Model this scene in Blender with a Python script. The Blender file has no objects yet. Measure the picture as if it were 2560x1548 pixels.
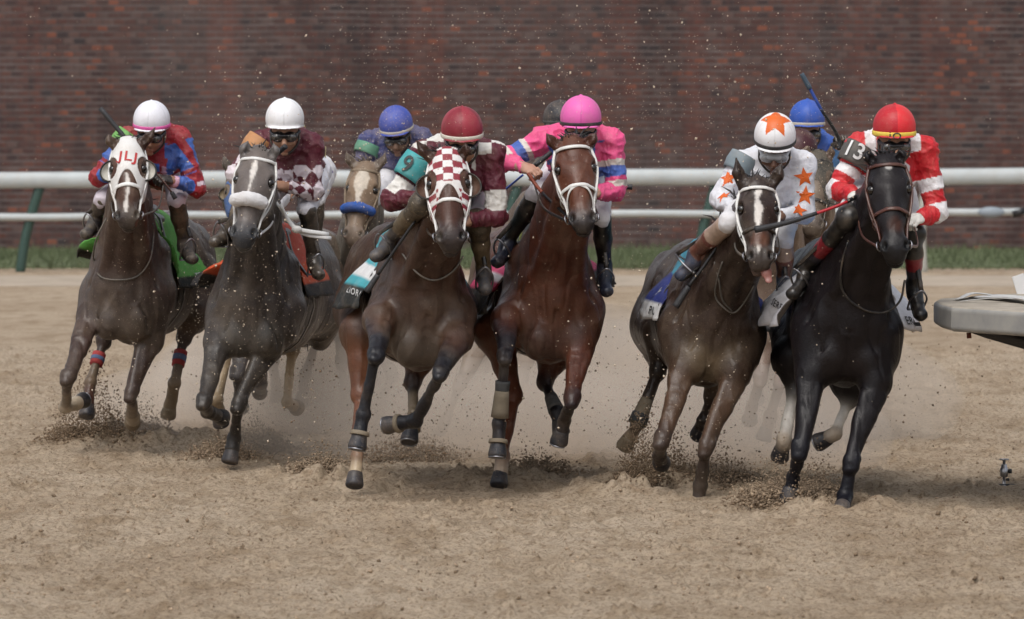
import bpy, bmesh, math, random, time
import numpy as np
import openvdb as vdb
from mathutils import Vector
from mathutils.bvhtree import BVHTree
T0 = time.time()
rng = np.random.default_rng(7); random.seed(7)
sc = bpy.context.scene; COL = sc.collection
QV = 1.0      # voxel size multiplier

# ------------------------------------------------------------------ camera, sky, sun, exposure
CAMZ = 2.05; FPX = 12740.0; PITCH = math.atan((774 - 272) / FPX)
cd = bpy.data.cameras.new('camera'); cam = bpy.data.objects.new('camera', cd); COL.objects.link(cam)
cam.location = (0, 0, CAMZ); cam.rotation_euler = (math.pi / 2 - PITCH, 0, 0)
cd.sensor_width = 36; cd.lens = FPX / 2560 * 36; cd.clip_start = 1; cd.clip_end = 2000
cd.dof.use_dof = True; cd.dof.focus_distance = 27.2; cd.dof.aperture_fstop = 5.6
sc.camera = cam
SUN_EL, SUN_AZ = math.radians(58), math.radians(200)   # azimuth measured from +Y clockwise: behind the camera, to its left
w = bpy.data.worlds.new('World'); sc.world = w; w.use_nodes = True
nt = w.node_tree; bg = nt.nodes['Background']
sky = nt.nodes.new('ShaderNodeTexSky'); sky.sky_type = 'NISHITA'; sky.sun_disc = False
sky.sun_elevation = SUN_EL; sky.sun_rotation = SUN_AZ; sky.air_density = 1.0; sky.dust_density = 4.0
hsv = nt.nodes.new('ShaderNodeHueSaturation'); hsv.inputs['Saturation'].default_value = 0.35   # overcast: a greyer sky
nt.links.new(sky.outputs[0], hsv.inputs['Color']); nt.links.new(hsv.outputs[0], bg.inputs[0]); bg.inputs[1].default_value = 0.145
sd = bpy.data.lights.new('sun', 'SUN'); sun = bpy.data.objects.new('sun', sd); COL.objects.link(sun)
sd.energy = 1.15; sd.angle = math.radians(32); sd.color = (1, 0.97, 0.93)
_d = Vector((math.sin(SUN_AZ) * math.cos(SUN_EL), math.cos(SUN_AZ) * math.cos(SUN_EL), math.sin(SUN_EL)))
sun.rotation_euler = _d.to_track_quat('Z', 'Y').to_euler(); sun.location = (0, 0, 30)
sc.view_settings.view_transform = 'Standard'; sc.view_settings.look = 'None'; sc.view_settings.gamma = 1
sc.view_settings.exposure = 0.08
sc.cycles.use_adaptive_sampling = True; sc.cycles.adaptive_threshold = 0.025; sc.cycles.adaptive_min_samples = 24
sc.cycles.use_denoising = True; sc.cycles.max_bounces = 6; sc.cycles.diffuse_bounces = 3; sc.cycles.glossy_bounces = 3
sc.cycles.transparent_max_bounces = 6; sc.cycles.volume_bounces = 3; sc.cycles.caustics_reflective = False; sc.cycles.caustics_refractive = False

# ------------------------------------------------------------------ helpers
V = lambda *a: np.array(a, dtype=np.float64)
def unit(v): v = np.asarray(v, float); return v / (np.linalg.norm(v) + 1e-12)
_cp, _sp = math.cos(PITCH), math.sin(PITCH)
def raydir(px, py):
    xc = (px - 1280) / FPX; yc = -(py - 774) / FPX
    return V(xc, _cp + yc * _sp, -_sp + yc * _cp)
def P(px, py, Y):                     # photo pixel + distance from the camera -> world point
    d = raydir(px, py); return V(0, 0, CAMZ) + d * (Y / d[1])
def hashn(ix, iy, iz, seed):
    h = (ix.astype(np.int64) * 374761393 + iy.astype(np.int64) * 668265263 + iz.astype(np.int64) * 2147483647 + seed * 1274126177) & 0xffffffff
    h = ((h ^ (h >> 13)) * 1274126177) & 0xffffffff
    return ((h ^ (h >> 16)) & 0xffff) / 32767.5 - 1.0
def vnoise(Pt, scale=1.0, seed=0):
    q = Pt * scale; f = np.floor(q); r = q - f; r = r * r * (3 - 2 * r); i = f.astype(np.int64)
    o = 0
    for a in (0, 1):
        for b in (0, 1):
            for c in (0, 1):
                wgt = (r[:, 0] if a else 1 - r[:, 0]) * (r[:, 1] if b else 1 - r[:, 1]) * (r[:, 2] if c else 1 - r[:, 2])
                o = o + wgt * hashn(i[:, 0] + a, i[:, 1] + b, i[:, 2] + c, seed)
    return o
def fbm(Pt, scale, n=3, seed=0):
    o = 0; a = 1.0
    for k in range(n): o = o + a * vnoise(Pt, scale * 2 ** k, seed + k); a *= 0.5
    return o
def tag(o, label=None, cat=None, group=None, kind=None):
    if label: o['label'] = label
    if cat: o['category'] = cat
    if group: o['group'] = group
    if kind: o['kind'] = kind
    return o
def mesh_obj(name, verts, faces, mat=None, parent=None, col=None, smooth=True):
    me = bpy.data.meshes.new(name); verts = np.asarray(verts, dtype=np.float32)
    if isinstance(faces, np.ndarray):
        n, k = faces.shape
        me.vertices.add(len(verts)); me.vertices.foreach_set('co', verts.ravel())
        me.loops.add(n * k); me.loops.foreach_set('vertex_index', faces.astype(np.int32).ravel())
        me.polygons.add(n); me.polygons.foreach_set('loop_start', np.arange(0, n * k, k, dtype=np.int32))
        me.polygons.foreach_set('loop_total', np.full(n, k, dtype=np.int32))
        me.update(calc_edges=True); me.validate()
    else:
        me.from_pydata(verts.tolist(), [], faces); me.update()
    if smooth: me.polygons.foreach_set('use_smooth', np.ones(len(me.polygons), dtype=bool))
    if col is not None:
        ca = me.color_attributes.new('Col', 'FLOAT_COLOR', 'POINT')
        c4 = np.ones((len(verts), 4), dtype=np.float32); c4[:, :3] = col; ca.data.foreach_set('color', c4.ravel())
    if mat: me.materials.append(mat)
    o = bpy.data.objects.new(name, me); COL.objects.link(o)
    if parent: o.parent = parent; o.matrix_parent_inverse = parent.matrix_world.inverted()
    return o
def empty(name, loc):
    o = bpy.data.objects.new(name, None); COL.objects.link(o); o.location = loc; o.empty_display_size = .1
    bpy.context.view_layer.update(); return o

# ---- signed distance primitives: ('c', a, b, ra, rb, k, tag, w, f) cone, ('e', c, radii, R, k, tag) ellipsoid, k<0 carves
def cone(a, b, ra, rb, k=.03, tg='m', w=None, f=1.0, neg=False): return dict(t='c', a=np.asarray(a, float), b=np.asarray(b, float), ra=ra, rb=rb, k=k, tag=tg, w=w, f=f, neg=neg)
def ell(c, r, R=None, k=.03, tg='m', neg=False): return dict(t='e', c=np.asarray(c, float), r=np.asarray(r, float), R=np.eye(3) if R is None else np.asarray(R, float), k=k, tag=tg, neg=neg)
def dprim(p, Q):
    if p['t'] == 'c':
        a, b = p['a'], p['b']; q = Q - a.astype(Q.dtype); ba = b - a
        if p['w'] is not None:
            w_ = p['w']; g = 1 / p['f'] - 1
            q = q + (q @ w_.astype(Q.dtype))[..., None] * (g * w_).astype(Q.dtype); ba = ba + (ba @ w_) * g * w_
        ba = ba.astype(Q.dtype); L = float(ba @ ba) + 1e-12
        t = np.clip((q @ ba) / L, 0, 1); q = q - t[..., None] * ba
        d = np.sqrt((q * q).sum(-1)) - (p['ra'] + (p['rb'] - p['ra']) * t)
        return d * min(1, p['f'])
    q = (Q - p['c'].astype(Q.dtype)) @ p['R'].T.astype(Q.dtype)
    r = p['r'].astype(Q.dtype); a = q / r; k0 = np.sqrt((a * a).sum(-1)); b = q / (r * r); k1 = np.sqrt((b * b).sum(-1)) + 1e-6
    return k0 * (k0 - 1) / k1
def smin(a, b, k):
    h = np.maximum(k - np.abs(a - b), 0) / k
    return np.minimum(a, b) - h * h * k * .25
def smax(a, b, k): return -smin(-a, -b, k)
def evalp(prims, Q, start=1.0):
    Q = np.asarray(Q, float); d = np.full(Q.shape[:-1], start)
    for p in prims:
        e = dprim(p, Q); d = smax(d, -e, p['k']) if p['neg'] else smin(d, e, p['k'])
    return d
def pbox(p):
    if p['t'] == 'c':
        r = max(p['ra'], p['rb']) * max(1, p['f']); return np.minimum(p['a'], p['b']) - r, np.maximum(p['a'], p['b']) + r
    e = np.sqrt(((p['R'] * p['r'][:, None]) ** 2).sum(0)); return p['c'] - e, p['c'] + e
def sdf_mesh(prims, h, post=None):
    h = h * QV; pad = 3 * h
    bx = [pbox(p) for p in prims if not p['neg']]
    lo = np.min([b[0] - p['k'] * .3 for b, p in zip(bx, [q for q in prims if not q['neg']])], 0) - pad
    hi = np.max([b[1] + p['k'] * .3 for b, p in zip(bx, [q for q in prims if not q['neg']])], 0) + pad
    n = np.ceil((hi - lo) / h).astype(int) + 1
    arr = np.full(n, 1.0, dtype=np.float32)
    for p in prims:
        b0, b1 = pbox(p); m = p['k'] + 2 * h
        i0 = np.maximum(np.floor((b0 - m - lo) / h).astype(int), 0); i1 = np.minimum(np.ceil((b1 + m - lo) / h).astype(int) + 1, n)
        if (i1 <= i0).any(): continue
        ax = [(lo[j] + np.arange(i0[j], i1[j]) * h).astype(np.float32) for j in range(3)]
        Q = np.stack(np.meshgrid(*ax, indexing='ij'), -1)
        d = dprim(p, Q); s = tuple(slice(i0[j], i1[j]) for j in range(3))
        arr[s] = smax(arr[s], -d, p['k']) if p['neg'] else smin(arr[s], d, p['k'])
    if post is not None: arr = post(arr, lo, h, n)
    g = vdb.FloatGrid(); g.background = 1.0; g.copyFromArray(np.ascontiguousarray(np.clip(arr, -1, 1), dtype=np.float32))
    v, q = g.convertToQuads(isovalue=0.0)
    v = v.astype(np.float64) * h + lo
    return v, q.astype(np.int32)
def grid_pts(lo, h, n):
    ax = [(lo[j] + np.arange(n[j]) * h).astype(np.float32) for j in range(3)]
    return np.stack(np.meshgrid(*ax, indexing='ij'), -1)
def vnormals(v, q):
    fn = np.cross(v[q[:, 2]] - v[q[:, 0]], v[q[:, -1]] - v[q[:, 1]]) if q.shape[1] == 4 else np.cross(v[q[:, 1]] - v[q[:, 0]], v[q[:, 2]] - v[q[:, 0]])
    N = np.zeros_like(v)
    for j in range(q.shape[1]): np.add.at(N, q[:, j], fn)
    return N / (np.linalg.norm(N, axis=1)[:, None] + 1e-12)
def tagcolors(prims, v, cmap, s=.012):
    keys = [k for k in cmap]; W = np.zeros((len(v), len(keys)))
    for p in prims:
        if p['neg'] or p['tag'] not in cmap: continue
        d = dprim(p, v); W[:, keys.index(p['tag'])] += np.exp(-np.clip(d, -.03, .4) / s)
    W /= W.sum(1)[:, None] + 1e-12
    return W @ np.array([cmap[k] for k in keys])
# ---- tubes along polylines
def smooth_path(pts, n=6):
    pts = [np.asarray(p, float) for p in pts]
    if len(pts) < 3: return [pts[0] + (pts[1] - pts[0]) * t for t in np.linspace(0, 1, n + 1)]
    ex = [2 * pts[0] - pts[1]] + pts + [2 * pts[-1] - pts[-2]]; out = []
    for i in range(1, len(ex) - 2):
        a, b, c, d = ex[i - 1:i + 3]
        for k in range(n):
            t = k / n; out.append(.5 * ((2 * b) + (-a + c) * t + (2 * a - 5 * b + 4 * c - d) * t * t + (-a + 3 * b - 3 * c + d) * t ** 3))
    out.append(pts[-1]); return out
def tube_geo(pts, rad, seg=8, flat=None, wdir=None, closed=False, base=0):
    """flat: thickness ratio of the second axis, wdir: direction of the wide axis hint (list or vector)."""
    pts = np.array(pts); n = len(pts); rad = np.full(n, rad) if np.isscalar(rad) else np.interp(np.linspace(0, 1, n), np.linspace(0, 1, len(rad)), rad)
    vs = []; fs = []; prev = None
    for i in range(n):
        if closed: tdir = unit(pts[(i + 1) % n] - pts[i - 1])
        else: tdir = unit(pts[min(i + 1, n - 1)] - pts[max(i - 1, 0)])
        if wdir is not None:
            u = np.asarray(wdir[i] if np.ndim(wdir) == 2 else wdir, float)
        else: u = prev if prev is not None else (V(0, 0, 1) if abs(tdir[2]) < .9 else V(1, 0, 0))
        u = unit(u - (u @ tdir) * tdir); v_ = np.cross(tdir, u); prev = u
        for k in range(seg):
            a = 2 * math.pi * k / seg; vs.append(pts[i] + rad[i] * (math.cos(a) * u + math.sin(a) * v_ * (flat or 1)))
    m = n if closed else n - 1
    for i in range(m):
        for k in range(seg):
            a = i * seg + k; b = i * seg + (k + 1) % seg; j = (i + 1) % n
            fs.append((base + a, base + b, base + j * seg + (k + 1) % seg, base + j * seg + k))
    if not closed:
        fs.append(tuple(base + k for k in range(seg))[::-1]); fs.append(tuple(base + (n - 1) * seg + k for k in range(seg)))
    return vs, fs
class MB:
    def __init__(s): s.v = []; s.f = []
    def add(s, v, f): b = len(s.v); s.v += [tuple(x) for x in v]; s.f += [tuple(i + b for i in t) for t in f]; return s
    def tube(s, *a, **k): v, f = tube_geo(*a, **k); return s.add(v, f)
    def box(s, c, h, R=None):
        c = np.asarray(c, float); R = np.eye(3) if R is None else np.asarray(R, float)
        v = [c + R.T @ (V(x, y, z) * np.asarray(h, float)) for x in (-1, 1) for y in (-1, 1) for z in (-1, 1)]
        return s.add(v, [(0, 1, 3, 2), (4, 6, 7, 5), (0, 4, 5, 1), (2, 3, 7, 6), (0, 2, 6, 4), (1, 5, 7, 3)])
    def ball(s, c, r, R=None, n=10):
        v = []; f = []; r = np.ones(3) * r; R = np.eye(3) if R is None else np.asarray(R)
        for i in range(n + 1):
            for j in range(2 * n):
                a = math.pi * i / n; b = math.pi * j / n
                v.append(np.asarray(c) + R.T @ (r * V(math.sin(a) * math.cos(b), math.sin(a) * math.sin(b), math.cos(a))))
        for i in range(n):
            for j in range(2 * n): f.append((i * 2 * n + j, (i + 1) * 2 * n + j, (i + 1) * 2 * n + (j + 1) % (2 * n), i * 2 * n + (j + 1) % (2 * n)))
        return s.add(v, f)
    def build(s, name, mat, parent=None, smooth=True, bevel=0):
        o = mesh_obj(name, s.v, s.f, mat, parent, smooth=smooth)
        if bevel:
            b = o.modifiers.new('b', 'BEVEL'); b.width = bevel; b.segments = 3; b.limit_method = 'ANGLE'
        return o

# ------------------------------------------------------------------ materials
def srgb(r, g, b):
    f = lambda c: (c / 255 / 12.92) if c / 255 <= .04045 else ((c / 255 + .055) / 1.055) ** 2.4
    return (f(r), f(g), f(b))
MATS = {}
def mat(name, color=None, rough=.6, attr=False, noise=0.0, nscale=20, bump=0.0, bscale=60, coat=0, sheen=0, metal=0, spec=.5, dust=0.0, dcol=(.42, .32, .23), dscale=9, transm=0, ior=1.45, bdist=.01, sss=0):
    if name in MATS: return MATS[name]
    m = bpy.data.materials.new(name); m.use_nodes = True; nt = m.node_tree; N = nt.nodes; L = nt.links; b = N['Principled BSDF']
    tc = N.new('ShaderNodeTexCoord').outputs['Object']
    if attr:
        a = N.new('ShaderNodeAttribute'); a.attribute_name = 'Col'; c = a.outputs['Color']
    else:
        a = N.new('ShaderNodeRGB'); a.outputs[0].default_value = (*color, 1); c = a.outputs[0]
    def nz(scale, detail=4, rough_=.6):
        n = N.new('ShaderNodeTexNoise'); n.inputs['Scale'].default_value = scale; n.inputs['Detail'].default_value = detail; n.inputs['Roughness'].default_value = rough_
        L.new(tc, n.inputs['Vector']); return n.outputs[0]
    def mix(fac, A, B, mode='MIX'):
        x = N.new('ShaderNodeMix'); x.data_type = 'RGBA'; x.blend_type = mode
        for s, i in ((fac, 0), (A, 6), (B, 7)):
            if hasattr(s, 'links'): L.new(s, x.inputs[i])
            elif i == 0: x.inputs[0].default_value = s
            else: x.inputs[i].default_value = (*s, 1)
        return x.outputs[2]
    def ramp(s, lo, hi):
        r = N.new('ShaderNodeMapRange'); r.inputs[1].default_value = lo; r.inputs[2].default_value = hi; L.new(s, r.inputs[0]); return r.outputs[0]
    if noise:
        n = nz(nscale); r = N.new('ShaderNodeMapRange'); L.new(n, r.inputs[0]); r.inputs[1].default_value = .25; r.inputs[2].default_value = .75
        r.inputs[3].default_value = 1 - noise; r.inputs[4].default_value = 1 + noise
        vm = N.new('ShaderNodeVectorMath'); vm.operation = 'SCALE'; L.new(c, vm.inputs[0]); L.new(r.outputs[0], vm.inputs['Scale']); c = vm.outputs[0]
    if dust:
        d1 = ramp(nz(dscale, 5, .7), .5 - dust * .25, .78); d2 = ramp(nz(150, 2, .5), .63, .68)
        c = mix(d1, c, mix(.18 + .30 * dust, c, dcol)) if dust < .9 else mix(d1, c, mix(.7, c, dcol))
        c = mix(d2, c, mix(min(1, dust * .9), c, dcol))
    L.new(c, b.inputs['Base Color'])
    b.inputs['Roughness'].default_value = rough; b.inputs['Metallic'].default_value = metal; b.inputs['Specular IOR Level'].default_value = spec
    b.inputs['Coat Weight'].default_value = coat; b.inputs['Coat Roughness'].default_value = .25; b.inputs['Sheen Weight'].default_value = sheen; b.inputs['Sheen Roughness'].default_value = .4
    if transm: b.inputs['Transmission Weight'].default_value = transm; b.inputs['IOR'].default_value = ior
    if bump:
        bn = N.new('ShaderNodeBump'); bn.inputs['Strength'].default_value = bump; bn.inputs['Distance'].default_value = bdist; L.new(nz(bscale, 5), bn.inputs['Height']); L.new(bn.outputs[0], b.inputs['Normal'])
    MATS[name] = m; return m
M_coat = lambda d, n: mat('horse_coat_' + n, attr=True, rough=.38, noise=.26, nscale=13, bump=.6, bscale=85, bdist=.005, spec=.20 if n == 'black' else .30, coat=.08 if n == 'black' else .14, sheen=0, dust=d, dcol=(.30, .235, .17), dscale=5)
M_silk = mat('racing_silk', attr=True, rough=.52, noise=.07, nscale=30, bump=.55, bscale=22, bdist=.02, sheen=.04, dust=.12)
M_cloth = mat('saddle_cloth_felt', attr=True, rough=.75, noise=.1, nscale=30, bump=.4, bscale=22, bdist=.02, sheen=0, dust=.15)
M_silkd = mat('dusty_racing_silk', attr=True, rough=.6, noise=.12, nscale=30, bump=.3, bscale=35, bdist=.012, sheen=.2, dust=.75)
M_breech = mat('white_breeches_cloth', attr=True, rough=.6, noise=.07, bump=.45, bscale=30, bdist=.012, dust=.05)
M_boot = mat('boot_leather', attr=True, rough=.33, noise=.2, nscale=30, bump=.2, bscale=60, bdist=.004, dust=.45, spec=.6)
M_bootc = mat('clean_boot_leather', attr=True, rough=.3, noise=.15, nscale=30, bump=.2, bscale=60, bdist=.004, dust=.06, spec=.5)
M_bootmud = mat('muddy_boot_leather', attr=True, rough=.5, noise=.2, nscale=30, bump=.5, bscale=60, bdist=.006, dust=.95, dcol=(.20, .15, .09), dscale=22)
M_skin = mat('skin', attr=True, rough=.5, noise=.08, nscale=40, dust=.1)
M_helm = mat('helmet_cloth', attr=True, rough=.5, noise=.05, bump=.25, bscale=14, bdist=.012, dust=.16, spec=.4, coat=.05)
M_helmd = mat('dusty_helmet_cloth', attr=True, rough=.55, noise=.1, dust=.55)
M_hair = mat('mane_hair', (.012, .010, .010), rough=.5, noise=.4)
M_eye = mat('eye_gloss', (.01, .007, .005), rough=.08, spec=.8)
M_gog = mat('goggle_frame', (.015, .015, .017), rough=.3)
M_lens = mat('goggle_lens', (.05, .045, .04), rough=.06, spec=1.0, coat=.8, noise=.5, nscale=30)
M_lensc = mat('clear_goggle_lens', (.30, .31, .32), rough=.1, spec=.9, coat=.6, noise=.3, nscale=40)
M_strapw = mat('white_bridle_strap', (.74, .74, .72), rough=.45, noise=.1, dust=.3)
M_strapb = mat('brown_leather_strap', (.075, .025, .018), rough=.35, noise=.25, dust=.15)
M_strapk = mat('black_leather_strap', (.015, .014, .014), rough=.35, noise=.25, dust=.3)
M_rein = mat('rubber_rein', (.10, .095, .085), rough=.6, noise=.3, dust=.4)
M_metal = mat('bit_metal', (.30, .30, .32), rough=.35, metal=1)
M_hoof = mat('hoof_horn', (.020, .021, .028), rough=.5, noise=.3, dust=.35)
M_hoofl = mat('pale_hoof_horn', (.22, .17, .11), rough=.5, noise=.3, dust=.5)
M_white = mat('printed_white', (.75, .75, .75), rough=.6)
M_black = mat('printed_black', (.015, .015, .018), rough=.6)
M_red = mat('printed_red', (.45, .03, .03), rough=.6)

# ------------------------------------------------------------------ the setting
def noise_grid(xs, ys, comps, seed=0):
    X, Y = np.meshgrid(xs, ys, indexing='ij'); Q = np.stack([X.ravel(), Y.ravel(), np.zeros(X.size)], 1); z = np.zeros(X.size)
    for i, (s, a) in enumerate(comps): z += a * vnoise(Q, s, seed + i)
    return X, Y, z.reshape(X.shape)
def sand_material():
    m = bpy.data.materials.new('track_sand'); m.use_nodes = True; nt = m.node_tree; N = nt.nodes; L = nt.links; b = N['Principled BSDF']
    tc = N.new('ShaderNodeTexCoord').outputs['Object']
    def nz(scale, detail, rough=.6, stretch=None):
        v = tc
        if stretch:
            mp = N.new('ShaderNodeMapping'); mp.inputs['Scale'].default_value = stretch; L.new(tc, mp.inputs[0]); v = mp.outputs[0]
        n = N.new('ShaderNodeTexNoise'); n.inputs['Scale'].default_value = scale; n.inputs['Detail'].default_value = detail; n.inputs['Roughness'].default_value = rough; L.new(v, n.inputs['Vector']); return n.outputs[0]
    def ramp(s, stops):
        r = N.new('ShaderNodeValToRGB'); L.new(s, r.inputs[0]); e = r.color_ramp.elements
        while len(e) < len(stops): e.new(.5)
        for k, (p, c) in enumerate(stops): e[k].position = p; e[k].color = (*c, 1)
        return r.outputs[0]
    def mix(fac, A, B, mode='MIX'):
        x = N.new('ShaderNodeMix'); x.data_type = 'RGBA'; x.blend_type = mode
        if hasattr(fac, 'links'): L.new(fac, x.inputs[0])
        else: x.inputs[0].default_value = fac
        L.new(A, x.inputs[6]); L.new(B, x.inputs[7]); return x.outputs[2]
    base = ramp(nz(.9, 5, .65, (1, .35, 1)), [(.3, (.445, .342, .240)), (.5, (.515, .408, .296)), (.72, (.57, .465, .352))])
    fine = ramp(nz(45, 4, .75), [(.38, (.34, .28, .22)), (.50, (1, 1, 1)), (.75, (1.15, 1.12, 1.08))])
    grain = ramp(nz(9, 6, .8), [(.33, (.62, .55, .48)), (.48, (1, 1, 1))])
    c = mix(.65, base, fine, 'MULTIPLY'); c = mix(.75, c, grain, 'MULTIPLY'); c = mix(.8, c, ramp(nz(3.2, 5, .7, (1, .45, 1)), [(.34, (.66, .61, .54)), (.52, (1, 1, 1))]), 'MULTIPLY')
    L.new(c, b.inputs['Base Color']); b.inputs['Roughness'].default_value = .95; b.inputs['Specular IOR Level'].default_value = .2
    bn = N.new('ShaderNodeBump'); bn.inputs['Strength'].default_value = .85; bn.inputs['Distance'].default_value = .028; L.new(nz(48, 6, .8), bn.inputs['Height']); L.new(bn.outputs[0], b.inputs['Normal'])
    return m
M_sand = sand_material()
# near the camera side: real relief (clods); beyond: one big sheet butted to it and reaching the horizon
HOOFPRINTS = [(2107, 1284), (1975, 1245), (1749, 1222), (889, 1215), (1250, 1210), (579, 1115), (330, 1112), (1650, 1240), (230, 1112), (430, 1110), (780, 1205), (1560, 1235)]
def ground_y(py): return FPX * CAMZ / (py - 272.0)
Y0, Y1 = 18.5, 44.0
xs = np.arange(-5.2, 5.2001, .017); ys = np.concatenate([np.arange(Y0, 31, .019), np.arange(31, Y1, .05), [Y1]])
X, Yg, Z = noise_grid(xs, ys, [(1.1, .016), (3.2, .012), (9, .009), (21, .0085), (38, .0055), (60, .0028)], 11)
ridge = np.clip(noise_grid(xs, ys, [(15, 1.0), (34, .6)], 40)[2] - .62, 0, 1); Z += ridge * .05
for hx, hy in HOOFPRINTS:
    yy = ground_y(hy); c = P(hx, hy, yy); d = np.hypot((X - c[0]), (Yg - c[1] - .1) * .8)
    Z += .045 * np.exp(-((d - .2) / .11) ** 2) * (1 + .8 * noise_grid(xs, ys, [(17, 1)], int(hx))[2]) - .03 * np.exp(-(d / .12) ** 2)
hp = np.random.default_rng(12)
for k in range(110):
    cx_, cy_ = hp.uniform(-3.6, 3.6), hp.uniform(19.5, 33); i0, i1 = np.searchsorted(xs, [cx_ - .3, cx_ + .3]); j0, j1 = np.searchsorted(ys, [cy_ - .4, cy_ + .4]); s_ = (slice(i0, i1), slice(j0, j1)); d = np.hypot(X[s_] - cx_, (Yg[s_] - cy_) * .75); Z[s_] += .016 * np.exp(-((d - .085) / .035) ** 2) - .026 * np.exp(-(d / .06) ** 2)
edge = np.clip(np.minimum(np.minimum(X + 5.2, 5.2 - X), np.minimum(Yg - Y0, Y1 - Yg)) / .5, 0, 1); Z *= edge
nx, ny = X.shape; idx = np.arange(nx * ny).reshape(nx, ny)
F_ = np.stack([idx[:-1, :-1], idx[1:, :-1], idx[1:, 1:], idx[:-1, 1:]], -1).reshape(-1, 4)
gv = np.stack([X.ravel(), Yg.ravel(), Z.ravel()], 1)
GZ = (xs, ys, Z)
# outer ring of the same sheet out to the horizon
n0 = len(gv); R_ = [(-900, -60), (900, -60), (900, 1500), (-900, 1500)]; I_ = [(-5.2, Y0), (5.2, Y0), (5.2, Y1), (-5.2, Y1)]
outer = mesh_obj('ground', np.array([(*p, 0) for p in R_ + I_]), [(0, 1, 5, 4), (1, 2, 6, 5), (2, 3, 7, 6), (3, 0, 4, 7)], M_sand, smooth=False); tag(outer, kind='structure')
g = mesh_obj('track', gv, F_, M_sand); tag(g, kind='structure')
def gz(x, y): 
    i = int(np.clip(np.searchsorted(xs, x), 0, nx - 1)); j = int(np.clip(np.searchsorted(ys, y), 0, ny - 1)); return float(Z[i, j])
# pale compacted strip beside the rail, grass verge
M_strip = mat('pale_dust_strip', (.40, .33, .255), rough=.95, noise=.25, nscale=2)
YR = 64.0
m_ = MB(); m_.box((0, 60.6, .004), (60, 1.9, .004)); tag(m_.build('dust_strip', M_strip, smooth=False), kind='structure')
mg = mat('verge_grass', (.105, .13, .062), rough=.8, noise=.45, nscale=5, bump=.6, bscale=30)
m_ = MB(); m_.box((0, 70.0, .01), (60, 4.6, .012)); tag(m_.build('verge', mg, smooth=False), kind='structure')
gm = MB(); gr = np.random.default_rng(3)
gmv = []; gmf = []
for k in range(14000):
    x, y = gr.uniform(-8.5, 8.5), gr.uniform(64.6, 73.4); h = gr.uniform(.05, .16) * (1.3 if vnoise(np.array([[x, y, 0]]), .8, 5)[0] > 0 else .7); a = gr.uniform(0, math.pi); ww = .012
    dx, dy = math.cos(a) * ww, math.sin(a) * ww; b_ = len(gmv); lx, ly = gr.uniform(-.05, .05, 2)
    gmv += [(x - dx, y - dy, .01), (x + dx, y + dy, .01), (x + lx, y + ly, h)]; gmf.append((b_, b_ + 1, b_ + 2))
tag(mesh_obj('grass', np.array(gmv), gmf, mg, smooth=False), 'short green grass strip between the white rail and the brick wall', 'grass', kind='stuff')

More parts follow.
